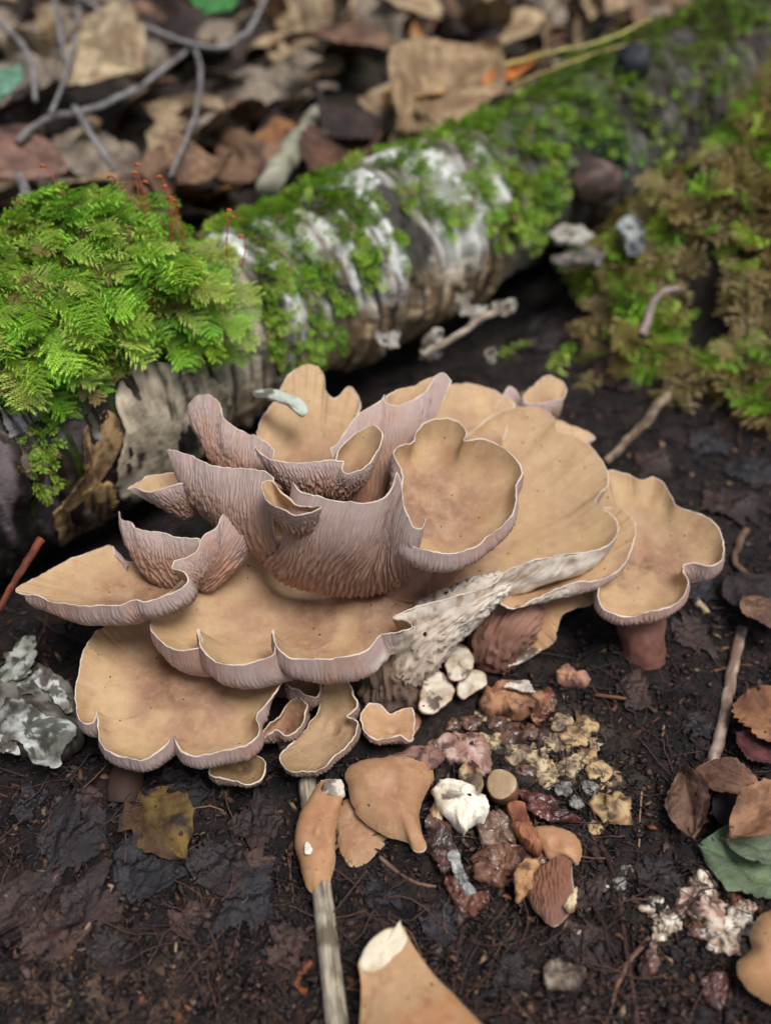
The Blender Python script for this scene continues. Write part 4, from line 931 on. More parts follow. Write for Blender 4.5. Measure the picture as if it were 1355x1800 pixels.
for (x, y, t) in spots:
    key = rg.choice(keys, p=wts); k = int(rg.integers(0, 3))
    pid = (key, k)
    if pid not in proto_obj:
        V, F, C = [p for p in litter_protos if p[0] == key and p[1] == k][0][2]
        o = mk('dead_leaf', V, F, None, M['leaf'], None, colr=C); proto_obj[pid] = o
    else:
        o = proto_obj[pid].copy(); col.objects.link(o)
    z = float(ground_h(x, y, False))+0.3+rg.random()**1.5*2.6
    o.location = (x*CM, y*CM, z*CM); sc_ = rg.uniform(0.5, 0.95); o.scale = (sc_, sc_*rg.uniform(0.85, 1.15), sc_)
    o.rotation_euler = (rg.normal(0, 0.5)+0.15, rg.normal(0, 0.45)-0.05, rg.uniform(0, 6.283))
    uu, vv_, _ = proj(np.array([x, y, z])); near = min(LAND_BACK, key=lambda q: (q[0]-uu)**2+2*(q[1]-vv_)**2)[2]
    tag(o, '%s %s dead leaf in the litter %s' % (SHAPES[k], LEAF_COLS[key][2], near), 'leaf', '%s %s leaves %s' % (SHAPES[k], LEAF_COLS[key][2], near))
M['leaf_bright'] = M['leaf']
def laid_leaf(a, b, W, colr, label, seed, lift=0.25, on=None, curl=0.4, fold=0.2, mat='leaf', teeth=0.06, roll=0.0, name='leaf', hole=None, vein_dark=0.55, rag=0.10):
    "one leaf from stalk end a to tip b (photo places), following the ground"
    pa = G(*a, lift) if on is None else (P(*a, on[0]) if on != 'litter' else G(*a, lift)); pb = G(*b, lift) if on is None else (P(*b, on[1]) if on != 'litter' else G(*b, lift))
    ax = pb-pa; L = np.linalg.norm(ax); ax = ax/L
    vv, vc, f = leaf_grid(L, W, seed, curl=curl, fold=fold, teeth=teeth, rag=rag)
    up = np.array([0, 0, 1.0]); 
    side = unit(np.cross(up, ax)); nn = np.cross(ax, side)
    cr, sr = math.cos(roll), math.sin(roll); side, nn = side*cr+nn*sr, nn*cr-side*sr
    c = (pa+pb)/2
    w = c+vv[..., :1]*ax+vv[..., 1:2]*side+vv[..., 2:3]*nn
    if on is None:
        gz = ground_h(w[..., 0], w[..., 1], name != 'leaf_scrap' and False or name == 'leaf_scrap')
        w[..., 2] = np.maximum(w[..., 2], gz+0.12) if name != 'leaf_scrap' else gz+0.10+0.45*vv[..., 2]
    n = fbm(w*0.9+seed, 4, 780+seed); n2 = fbm(w*2.4+seed, 3, 781+seed)
    cc = mix(mix(colr[0], colr[1], sstep(-0.25, 0.3, n)), colr[2] if len(colr) > 2 else colr[1], sstep(0.05, 0.4, n2))
    cc = mix(cc, cc*0.55 if vein_dark > 0 else cc*1.5, np.clip(vc, 0, 1)*abs(vein_dark))
    v2 = w.copy()-nn*0.03; k = w.shape[0]*w.shape[1]
    o = mk(name, np.vstack([w.reshape(-1, 3), v2.reshape(-1, 3)]), np.vstack([f, f[:, ::-1]+k]), None, M[mat], None, colr=np.vstack([cc.reshape(-1, 3)]*2))
    origin_to(o); tag(o, label, 'leaf'); return o
B1, B2 = lin(132,96,70), lin(86,60,46)
laid_leaf((690,245),(868,95), 6.5, (lin(176,150,116), lin(136,110,82)), 'large folded tan leaf with clear ribs resting on the mossy log', 101, on=(54.0,58.5), curl=0.35, fold=0.5, roll=0.35)
laid_leaf((845,165),(945,110), 2.2, (lin(196,120,60), lin(150,84,40)), 'small orange leaf caught on the moss beside the folded tan leaf', 102, on=(55.0,56.2), curl=0.2, fold=0.3)
laid_leaf((672,200),(800,150), 4.0, (lin(206,150,84), lin(170,120,70), lin(196,160,80)), 'yellow and orange leaf half under the folded tan leaf', 103, on='litter', lift=3.6, curl=0.3)
laid_leaf((680,130),(800,120), 3.0, (lin(196,186,176), lin(160,146,132)), 'whitish leaf lying behind the folded tan leaf', 104, on='litter', lift=3.5, curl=0.5)
laid_leaf((230,1395),(328,1515), 2.0, (lin(112,90,44), lin(80,58,38), lin(46,34,30)), 'decaying yellow-brown leaf under the low mushroom', 105, lift=0.15, curl=0.15, fold=0.05, rag=0.35)
laid_leaf((1205,1350),(1225,1480), 1.6, (lin(128,98,80), lin(84,62,56)), 'upright brown leaf beside the pale twig', 106, lift=0.9, curl=0.6, roll=0.8)
laid_leaf((1208,1360),(1345,1410), 1.3, (lin(150,112,86), lin(104,74,60)), 'curled tan leaf edge lying across the end of the pale twig', 107, lift=0.9, curl=0.9, fold=0.6)
laid_leaf((1245,1430),(1325,1425), 1.5, (lin(66,52,54), lin(44,36,40)), 'blackish leaf scrap between the curled brown leaves', 108, lift=0.5, curl=0.3)
laid_leaf((1275,1480),(1390,1410), 1.6, (lin(166,124,94), lin(120,84,64)), 'rolled brown leaf lying on the green leaf', 109, lift=1.1, curl=0.9, fold=0.9)
laid_leaf((1310,1210),(1400,1330), 2.6, (lin(150,106,74), lin(112,74,56)), 'toothed brown leaf beside the pale twig', 110, lift=0.7, curl=0.4, teeth=0.16)
laid_leaf((1290,1290),(1370,1345), 1.3, (lin(104,58,58), lin(70,40,44)), 'dark crimson leaf with a bitten edge', 111, lift=0.6, curl=0.3, teeth=0.15)
laid_leaf((1220,1490),(1420,1560), 2.6, (lin(112,128,98), lin(92,108,82), lin(100,112,92)), 'fallen green leaf with a folded edge', 112, lift=0.3, curl=0.25, fold=0.25, vein_dark=-0.15)
laid_leaf((1262,1480),(1400,1500), 1.5, (lin(120,130,108), lin(102,112,90)), 'turned-over flap of pale green leaf with dark spots', 113, lift=0.6, curl=0.5, fold=0.35, vein_dark=-0.15)
laid_leaf((1275,1010),(1370,1110), 2.2, (lin(60,50,50), lin(40,34,36)), 'dark leaf behind the lone mushroom', 114, lift=0.5, curl=0.5)
laid_leaf((1300,1050),(1380,1130), 1.6, (lin(150,116,94), lin(100,74,62)), 'light brown curled leaf on top of a dark one', 115, lift=1.2, curl=0.9, fold=0.4)
laid_leaf((-20,330),(60,240), 6.0, (lin(140,108,94), lin(104,78,70)), 'smooth reddish-brown leaf standing up behind the moss cushion', 116, on='litter', lift=3.5, curl=0.3, fold=0.15, roll=0.3)
laid_leaf((310,330),(400,290), 4.4, (lin(150,120,90), lin(110,84,66)), 'cupped brown leaf just behind the moss cushion', 117, on='litter', lift=3.2, curl=1.0, fold=0.5)
laid_leaf((540,330),(660,260), 4.5, (lin(108,76,60), lin(72,50,42)), 'crumpled chestnut leaf on the back of the log', 118, on=(51,56), curl=1.1, fold=0.4)
laid_leaf((130,70),(260,140), 6.0, (lin(190,172,140), lin(150,126,98)), 'big pale leaf tilted up in the litter under a grey branch', 119, on='litter', lift=4.5, curl=0.4, fold=0.2, roll=0.5)
laid_leaf((360,30),(400,-10), 3.0, (lin(70,130,66), lin(52,104,52)), 'small living green leaf hanging over the litter', 120, on='litter', lift=7, curl=0.2, fold=0.2, vein_dark=-0.2)
laid_leaf((0,190),(35,120), 1.6, (lin(120,160,140), lin(96,138,116)), 'bluish-green seedling leaf above a second one', 121, on='litter', lift=6, curl=0.2, vein_dark=-0.2)
laid_leaf((-15,150),(25,165), 1.6, (lin(120,160,140), lin(96,138,116)), 'second bluish-green seedling leaf below the first', 122, on='litter', lift=5.5, curl=0.2, vein_dark=-0.2)
# rotting leaf scraps pressed into the soil
rg = np.random.default_rng(31)
scraps = [((60,1470),(190,1490),2.4),((110,1560),(210,1620),1.8),((195,1500),(330,1540),1.9),((90,1600),(120,1690),1.6),((340,1560),(430,1480),1.8),((400,1460),(500,1440),1.6),((400,1560),(480,1620),1.9),((420,1500),(470,1570),1.5),((150,1680),(240,1650),1.3),((0,1560),(70,1640),1.8),
  ((20,1430),(90,1400),1.4),((300,1640),(360,1590),1.2),((250,1400),(370,1390),1.9),((180,1390),(120,1440),1.5),((640,1600),(700,1560),1.2),((470,1700),(540,1640),1.3),((870,1690),(930,1740),1.2),((990,1680),(1060,1640),1.2),((740,1640),(800,1600),1.1),((1010,1560),(1060,1600),1.0),
  ((1120,1560),(1180,1520),1.1),((1240,1100),(1180,1130),1.5),((1180,1020),(1260,1060),1.6),((1080,1200),(1150,1240),1.1),((1200,1260),(1250,1300),1.0),((1110,800),(1180,840),1.8),((1210,760),(1280,800),2.0),((1040,640),(1120,690),2.2),((900,580),(980,620),2.4),((1230,900),(1330,880),2.2),((1300,800),(1350,860),2.0)]
LAND_FRONT = [(265,1460,'at the yellow-brown leaf'),(80,1400,'below the birch bark chunk'),(165,1600,'by the pale splinter'),(330,1600,'by the black leaf stalk'),(60,1640,'on the bare brown patch'),(480,1480,'between yellow leaf and grey stick'),(520,1680,'along the grey stick'),
    (700,1590,'above the cut stem'),(790,1640,'under the slimy scraps'),(900,1710,'beside the cut stem'),(1020,1620,'by the ridged gill piece'),(1150,1540,'near the pale heap'),(1210,1060,'at the foot of the lone mushroom'),(1110,1220,'by the long red-brown root'),(1225,1280,'beside the pale twig'),
    (1150,780,'by the twig behind the rosette'),(1060,650,'below the moss bank'),(930,600,'in front of the hollow'),(1290,850,'past the lone mushroom')]
for k, (a, b, W) in enumerate(scraps):
    cpal = [(lin(44,33,34), lin(29,23,25)), (lin(60,42,39), lin(40,29,28)), (lin(40,37,42), lin(26,24,29)), (lin(74,51,44), lin(49,35,33))][k % 4]
    nm = ['blackish-purple', 'dull red-brown', 'slate-dark', 'rusty brown'][k % 4]
    mu, mv = (a[0]+b[0])/2, (a[1]+b[1])/2; near = min(LAND_FRONT, key=lambda q: (q[0]-mu)**2+(q[1]-mv)**2)[2]
    o = laid_leaf(a, b, W, cpal, '%s rotting leaf scrap pressed into the soil %s' % (nm, near), 140+k, lift=0.12, curl=0.25, fold=0.05, mat='debris', teeth=0.2, name='leaf_scrap', rag=0.55)
    o['group'] = '%s leaf scraps %s' % (nm, near)

# ------------------------------------------------------------------ twigs and roots
def twig(pts, r, label, ca, cb, on=None, up=None, name='twig', cat='twig', seed=0, taper=0.7, sides=10, rough=0.18, world=False, mat='wood', n=40, grain=0.0):
    up = r*0.8 if up is None else up
    p = np.array([(G(u, v, up) if len(q) == 0 else P(u, v, q[0])) for (u, v, *q) in pts]) if not world else np.asarray(pts, float)
    c, L = catmull(p, False, n); c = c+(0.25 if not grain else 0.05)*r*np.stack([fbm(c*1.3+seed, 2, 800+seed), fbm(c*1.3+seed+5, 2, 801), fbm(c*1.3+seed+9, 2, 802)], 1)*2
    v, f, tr = tube(c, r*np.linspace(1, taper, n), sides, rough=rough, seed=seed)
    if grain:
        k_ = n*sides; rg_ = np.arange(k_) % sides; ro_ = np.arange(k_)//sides; g_ = fbm(np.stack([np.cos(rg_/sides*6.283)*4, np.sin(rg_/sides*6.283)*4, ro_*(5.0/n)], 1), 3, 5, 0.65)
        v[:k_] += (v[:k_]-c[ro_])*(grain*g_)[:, None]
    s_ = fbm(np.stack([v[:, 0]*2, v[:, 1]*2, v[:, 2]*2], 1)+seed, 3, 810+seed)
    ring = np.arange(len(v)) % sides; st = fbm(np.stack([np.cos(ring/sides*6.283)*4, np.sin(ring/sides*6.283)*4, np.arange(len(v))//sides*(5.0/n)], 1)+seed*0, 3, 5, 0.65)
    cc = mix(np.asarray(ca), np.asarray(cb), sstep(-0.35, 0.35, 0.5*s_+0.6*st))
    o = mk(name, v, f, tr, M[mat], None, colr=cc); origin_to(o); tag(o, label, cat); return o
twig([G(541,1372,0.35), G(568,1590,0.40), G(597,1840,0.35)], 0.31, 'weathered grey stick running under the oval cap piece', lin(178,168,148), lin(104,94,80), seed=1, taper=1.05, sides=48, n=160, name='stick', cat='stick', world=True, rough=0.0, grain=0.22)
twig([(1304,1105),(1290,1165),(1272,1250),(1258,1320),(1243,1372)], 0.23, 'pale straight twig with a split bark pointing at the curled leaves', lin(190,172,156), lin(120,94,82), seed=2, taper=0.95)
twig([(1172,695,45.5),(1135,738,44),(1100,775,42.6),(1065,812,41.5)], 0.26, 'grey-brown twig lying behind the rosette towards the moss bank', lin(150,132,112), lin(92,76,62), seed=3)
twig([(1166,1275),(1160,1312),(1136,1350),(1127,1400),(1122,1490)], 0.055, 'thin pale wavy root below the lone mushroom', lin(160,134,106), lin(120,92,70), seed=4)
twig([(1045,1222),(1120,1226),(1200,1196),(1290,1172),(1365,1168)], 0.075, 'long red-brown root crossing behind the pale twig', lin(128,86,66), lin(86,56,44), seed=5)
twig([(1110,1295),(1185,1245),(1245,1212)], 0.07, 'short reddish root slanting up to the long root', lin(110,70,60), lin(70,46,40), seed=6)
twig([(1180,1125),(1260,1140),(1340,1128)], 0.06, 'thin ochre root over the pale twig', lin(140,108,66), lin(96,70,46), seed=7)
twig([(668,1505),(700,1532),(738,1554),(768,1560)], 0.075, 'short pale root under the fallen cap piece', lin(128,104,88), lin(80,62,54), seed=8)
twig([(858,1578),(822,1618),(802,1680),(795,1745)], 0.075, 'dark purplish root hanging down from the wet scrap', lin(92,62,60), lin(56,40,40), seed=9)
twig([(892,1588),(852,1640),(824,1690),(806,1750)], 0.06, 'thin blackish root beside the purplish root', lin(66,50,48), lin(44,34,34), seed=10)
twig([(1055,1480),(1085,1565),(1097,1640),(1106,1710),(1122,1810)], 0.10, 'long dark root running past the white crumbs', lin(84,58,52), lin(50,36,34), seed=11)
twig([(1142,1650),(1108,1688),(1084,1735),(1070,1790)], 0.09, 'fuzzy light brown root end near the white crumbs', lin(138,104,84), lin(94,68,56), seed=12, rough=0.5)
twig([(196,1555),(178,1592),(145,1642)], 0.11, 'short pale splinter among the rotting leaves', lin(150,124,104), lin(96,76,64), seed=13)
twig([(311,1655),(306,1700),(299,1768)], 0.05, 'straw-thin upright stalk by the brown soil patch', lin(176,156,124), lin(130,106,84), seed=14)
twig([(316,1500),(334,1548),(336,1600),(326,1645)], 0.08, 'black leaf stalk of the decaying yellow leaf', lin(52,44,46), lin(36,30,32), seed=15)
twig([(345,1530),(348,1560),(344,1600)], 0.05, 'pale grass stalk beside the black leaf stalk', lin(160,136,104), lin(110,90,70), seed=16)
twig([(392,1500),(372,1560),(358,1582)], 0.06, 'reddish rootlet beneath the slate-dark leaf', lin(110,74,60), lin(70,50,44), seed=17)
twig([(872,548,45.8),(830,572,45.0),(790,598,44.2),(742,624,43.4)], 0.20, 'peeled whitish twig poking out from under the log', lin(186,176,158), lin(120,104,88), seed=18)
twig([(74,946,34.8),(50,985,34.4),(22,1035,34.0),(-12,1090,33.6)], 0.16, 'flat red-brown splinter leaning on the black bark', lin(138,74,52), lin(86,46,38), seed=19, name='splinter')
twig([(1130,590,44.5),(1155,520,46),(1190,505,46.5)], 0.22, 'pale stub of twig in the moss bank', lin(160,146,140), lin(120,104,98), seed=20)
twig([(1310,930),(1290,990),(1310,1010)], 0.18, 'crooked brown twig by the dark leaf', lin(120,96,80), lin(78,60,52), seed=21)
twig([(1215,1040),(1240,1080)], 0.22, 'short cream stump of twig at the foot of the lone mushroom', lin(196,176,146), lin(140,116,92), seed=22)
twig([(105,1400),(30,1500)], 0.05, 'fine dark rootlet under the bark chunk', lin(80,60,54), lin(50,38,36), seed=23)
twig([(545,1690),(520,1735),(540,1745)], 0.16, 'rusty bark chip beside the grey stick', lin(150,84,50), lin(104,60,42), seed=24, name='bark_chip', cat='bark')
gs_, gd_ = lin(150,147,146), lin(100,96,96)
for k, (pts, r, lb) in enumerate([
    ([(130,-10),(200,30),(260,48),(330,75),(385,82),(430,60),(470,-10)], 0.36, 'long grey branch bowed across the leaf litter'),
    ([(340,75),(352,120),(346,190),(330,240),(300,310)], 0.28, 'thin grey side shoot hanging from the bowed branch'),
    ([(140,-10),(135,60),(110,150),(90,200)], 0.32, 'upright grey twig crossing the bowed branch'),
    ([(95,-10),(105,50),(115,110)], 0.36, 'short grey twig beside the upright one'),
    ([(30,250),(90,205),(150,195),(230,160),(330,90)], 0.38, 'grey forked stick low in the litter'),
    ([(130,190),(170,250),(200,300)], 0.38, 'fork of the low grey stick'),
    ([(0,40),(40,80),(60,130),(64,175)], 0.4, 'pale grey-brown arching twig'),
    ([(35,310),(55,380)], 0.5, 'bluish-grey stub behind the moss cushion')]):
    twig(pts, r*0.52, lb, gs_, gd_, seed=40+k, taper=0.75, name='branch', cat='branch', n=36, up=[5.5,4.6,5.0,4.6,4.2,4.4,5.5,4.5][k], rough=0.1)
twig([(880,118,55.8),(960,95,55.4),(1060,72,55.2),(1145,32,55.8)], 0.14, 'straw-yellow grass blade lying along the mossy log', lin(196,190,120), lin(160,150,90), seed=60, name='grass_blade', cat='grass blade', taper=0.4)
twig([(900,150,54.6),(980,118,54.6),(1060,90,54.8),(1135,72,55.2)], 0.11, 'second dry grass blade below the straw-yellow one', lin(190,170,110), lin(150,130,84), seed=61, name='grass_blade', cat='grass blade', taper=0.4)
twig([(470,330,49),(500,285,51),(530,245,54),(560,200,58)], 0.7, 'pale bare branch leaning on the back of the log', lin(168,166,146), lin(126,124,108), seed=62, name='branch', cat='branch')

# ------------------------------------------------------------------ broken mushroom pieces on the soil
def gd(u, v, up=0.3):
    return (u, v, float(proj(G(u, v, up))[2]))
def gw(pts, up=0.3): return np.array([G(u, v, up) for u, v in pts])
def cap_piece(outline, center, label, seed, rim_up=0.25, mid_up=0.7, bulge=0.25, tint=None, up=(0, 0, 1), ga=0.1, name='mushroom_piece', **kw):
    t = thing(name, label, 'mushroom piece')
    loft(t, [gd(u, v, rim_up) for u, v in outline], gd(*center, mid_up), True, bulge, up=up, seed=seed, th=0.12, foot_r=0.15, smooth1=0.15, smooth2=0.5, ga=ga, tint=tint, rim_r=0.026, **kw)
    base_at(t); return t
def chunk(outline, label, ca, cb, seed, up=0.5, thick=0.5, puff=0.15, mat='flesh', rough=0.1, tilt=(0, 0, 1), ragged=0.06, rim_col=None, parent=None, name='mushroom_piece', group=None, crag=0.22):
    if mat == 'rotten': up, thick, crag, ca, cb = up*0.65, thick*0.6, 0.3, mix(ca, lin(96, 74, 64), 0.4), mix(cb, lin(52, 40, 38), 0.4)
    o = sheet(gw(outline, up), thick, mat, name, parent, seed, ca, cb, puff*(0.55 if mat == 'flesh' else 0.2), rough, nrm=tilt, world=True, ragged=ragged, rim_col=rim_col, crag=crag, N=96, rings=12)
    if parent is None: origin_to(o); tag(o, label, 'mushroom piece', group)
    return o
def attach(child, parent, name):
    "a torn or pale patch belongs to the piece it sits on"
    child.location = child.location-parent.location; child.parent = parent; child.name = name
    for k_ in ('label', 'category', 'group'):
        if k_ in child: del child[k_]
W1, W2 = lin(226,216,198), lin(190,172,146)
cap_piece([(608,1363),(626,1341),(670,1332),(710,1321),(755,1332),(762,1365),(743,1412),(739,1456),(747,1492),(728,1496),(714,1479),(679,1470),(648,1452),(622,1421)], (690,1385), 'smooth tan piece of cap lying over the grey stick beside the white chunk', 60, 0.6, 1.3, 0.3, (lin(166,118,84), 0.6))
oval_piece = cap_piece([(566,1372),(538,1412),(521,1456),(518,1492),(529,1527),(542,1563),(557,1574),(577,1558),(588,1523),(592,1440),(604,1390),(586,1370)], (555,1460), 'long oval tan cap piece with a white slug bite on the grey stick', 61, 0.55, 1.1, 0.25, (lin(172,118,78), 0.55))
attach(chunk([(536,1485),(541,1480),(547,1488),(546,1500),(538,1500)], 'small white bite mark on the oval cap piece', lin(236,230,216), lin(210,196,176), 62, 1.25, 0.1, 0.04, ragged=0.02, rough=0.02), oval_piece, 'bite_mark')
attach(chunk([(566,1388),(574,1374),(590,1370),(604,1378),(602,1394),(585,1398)], 'pale torn end of the oval cap piece', lin(206,198,184), lin(160,146,128), 63, 0.95, 0.4, 0.1), oval_piece, 'torn_end')
cap_piece([(592,1420),(594,1479),(604,1505),(617,1523),(644,1516),(670,1492),(679,1466),(650,1440),(615,1405)], (620,1440), 'fan-shaped tan cap piece tucked between two larger pieces', 64, 0.15, 0.3, 0.08, (lin(146,104,72), 0.65))
chunk([(768,1386),(777,1370),(799,1367),(830,1384),(852,1408),(855,1430),(834,1443),(815,1456),(802,1440),(786,1428),(768,1408)], 'bright white chunk of broken mushroom flesh', lin(240,234,218), lin(222,208,184), 65, 1.0, 0.8, 0.25, rough=0.12)
chunk([(758,1420),(768,1404),(778,1424),(776,1440),(762,1438)], 'brown-edged white scrap against the bright white chunk', lin(206,184,150), lin(150,110,76), 66, 0.5, 0.4)
chunk([(782,1165),(790,1142),(808,1133),(826,1145),(831,1170),(815,1195),(797,1198),(786,1185)], 'pale grey-white disc of cut flesh leaning on the torn stem', W1*0.9, W2*0.85, 67, 1.3, 0.35, 0.12, tilt=(0, -0.6, 0.8), rim_col=lin(150,112,88), crag=0.07)
chunk([(737,1225),(748,1190),(765,1175),(785,1190),(799,1212),(785,1238),(760,1258),(740,1250)], 'largest of the pale cut flesh pieces below the torn stem', W1*0.92, W2*0.85, 68, 1.0, 0.35, 0.15, tilt=(0, -0.6, 0.8), rim_col=lin(146,112,92), crag=0.07)
chunk([(803,1210),(812,1185),(835,1176),(855,1186),(856,1202),(838,1216),(812,1228)], 'small pale flesh piece wedged between two brown ones', W1*0.9, W2*0.8, 69, 0.9, 0.35, 0.12, tilt=(0.1, -0.5, 0.85), rim_col=lin(140,108,88), crag=0.07)
chunk([(880,1162),(888,1146),(925,1132),(950,1140),(930,1158),(895,1170)], 'white cut foot of the brown lobe', W1*0.9, W2*0.85, 70, 0.7, 0.4, 0.1, tilt=(0, -0.5, 0.85), crag=0.07)
rolled_scrap = chunk([(848,1232),(856,1205),(880,1196),(920,1205),(945,1220),(940,1244),(915,1250),(880,1242),(862,1246)], 'brown rolled scrap of cap with a white fold', lin(168,124,92), lin(110,72,54), 71, 0.8, 0.7, 0.35, rough=0.2)
attach(chunk([(885,1205),(910,1194),(940,1205),(942,1216),(915,1212)], 'white fold on the brown rolled scrap', lin(216,208,198), lin(180,166,150), 72, 1.35, 0.15, 0.08), rolled_scrap, 'fold')
chunk([(930,1250),(945,1225),(962,1208),(978,1220),(974,1238),(958,1262),(945,1278)], 'shiny orange-brown curl beside the rolled scrap', lin(160,96,54), lin(104,58,36), 73, 0.7, 0.4, 0.25, mat='rotten')
chunk([(975,1180),(995,1168),(1012,1182),(1038,1190),(1035,1200),(1005,1198),(985,1192)], 'tiny pinkish button mushroom lying on its side', lin(176,132,108), lin(128,92,88), 74, 0.6, 0.5, 0.3)
chunk([(748,1440),(775,1430),(795,1450),(800,1490),(798,1530),(778,1540),(760,1510),(748,1475)], 'purplish-brown slimy strip below the white chunk', lin(92,62,58), lin(58,40,42), 75, 0.6, 0.5, 0.3, mat='rotten', rough=0.15)
chunk([(792,1500),(802,1495),(815,1530),(830,1560),(838,1590),(822,1585),(806,1555)], 'bluish-white wet sliver of flesh between slimy scraps', lin(172,180,178), lin(120,120,118), 76, 0.6, 0.25, 0.1, mat='rotten')
chunk([(780,1540),(800,1545),(820,1580),(845,1585),(856,1568),(848,1598),(822,1616),(800,1590),(785,1565)], 'dark red-brown slimy scrap tapering to a point', lin(112,56,36), lin(64,34,28), 77, 0.5, 0.5, 0.3, mat='rotten', rough=0.2)
ridged_piece = t = thing('mushroom_piece', 'brown piece of cap lying with its ridged gills up', 'mushroom piece')
loft(t, [gd(u, v, h) for u, v, h in [(922,1568,0.35),(945,1602,0.35),(972,1626,0.3),(996,1610,0.4),(1011,1588,0.5)]], [gd(u, v, h) for u, v, h in [(934,1545,0.75),(960,1524,0.95),(984,1508,1.0),(1004,1517,0.85)]], False, -0.2, up=(0, 0, -1), seed=78, th=0.1, gs=0.13, ga=0.13, rim_r=0.025, gill_tint=(lin(118,74,54), 0.8), smooth1=0.1, smooth2=0.3)
base_at(t)
cap_piece([(936,1456),(960,1450),(1000,1462),(1020,1485),(1014,1520),(990,1508),(965,1512),(948,1490)], (975,1482), 'orange-tan broken cap piece above the ridged one', 79, 0.4, 0.85, 0.2, (lin(178,120,84), 0.6))
attach(chunk([(1003,1570),(1012,1560),(1012,1590),(1002,1604),(994,1596)], 'pale torn corner of the ridged cap piece', lin(214,196,156), lin(170,130,90), 80, 0.8, 0.2, 0.05), ridged_piece, 'torn_corner')
chunk([(898,1415),(915,1408),(930,1440),(950,1485),(945,1496),(920,1470),(902,1445)], 'curved brown strip of cap standing on edge', lin(160,104,76), lin(112,66,48), 81, 1.0, 0.7, 0.2, rough=0.1)
chunk([(830,1510),(850,1485),(890,1478),(930,1490),(950,1505),(945,1535),(915,1548),(880,1545),(845,1540)], 'glistening brown mass of rotting mushroom', lin(136,92,66), lin(88,54,44), 82, 0.7, 0.6, 0.35, mat='rotten', rough=0.35)
chunk([(905,1530),(925,1505),(948,1510),(945,1540),(925,1570),(912,1580),(905,1560)], 'light brown torn flap beside the glistening mass', lin(190,146,106), lin(140,96,68), 83, 0.8, 0.3, 0.2, rough=0.15)
chunk([(845,1440),(870,1425),(895,1430),(905,1470),(880,1485),(850,1475)], 'grey and brown fibrous lump under the round stem end', lin(150,120,100), lin(96,66,56), 84, 0.7, 0.6, 0.3, mat='rotten', rough=0.3)
chunk([(908,1392),(930,1390),(960,1402),(1000,1425),(1019,1438),(985,1443),(950,1435),(925,1418)], 'dark crimson wrinkled strip of rotten cap', lin(104,42,36), lin(66,30,28), 85, 0.6, 0.4, 0.3, mat='rotten', rough=0.12)
chunk([(690,1330),(730,1312),(775,1318),(770,1345),(730,1350)], 'mauve-brown torn skin above the smooth tan piece', lin(142,108,96), lin(104,74,66), 86, 1.0, 0.3, 0.15, rough=0.15)
chunk([(748,1318),(758,1298),(778,1300),(790,1315),(776,1335),(755,1336)], 'amber-brown lump with a white edge below the pale pieces', lin(150,96,64), lin(196,170,150), 87, 0.8, 0.5, 0.2, mat='rotten')
chunk([(770,1300),(800,1285),(840,1292),(868,1318),(860,1345),(825,1340),(790,1330)], 'pinkish-white crumbling flesh in the middle of the rotten patch', lin(200,172,162), lin(150,112,98), 88, 0.7, 0.6, 0.25, rough=0.35, ragged=0.2)
chunk([(808,1350),(825,1335),(842,1350),(848,1380),(835,1388),(815,1370)], 'brown wedge with a cream cut edge', lin(118,76,56), lin(206,184,146), 89, 0.9, 0.6, 0.2)
chunk([(655,1262),(700,1255),(740,1262),(735,1285),(715,1300),(680,1290)], 'tan fold of cap under the torn stem', lin(176,132,104), lin(140,100,80), 90, 0.4, 0.5, 0.2)
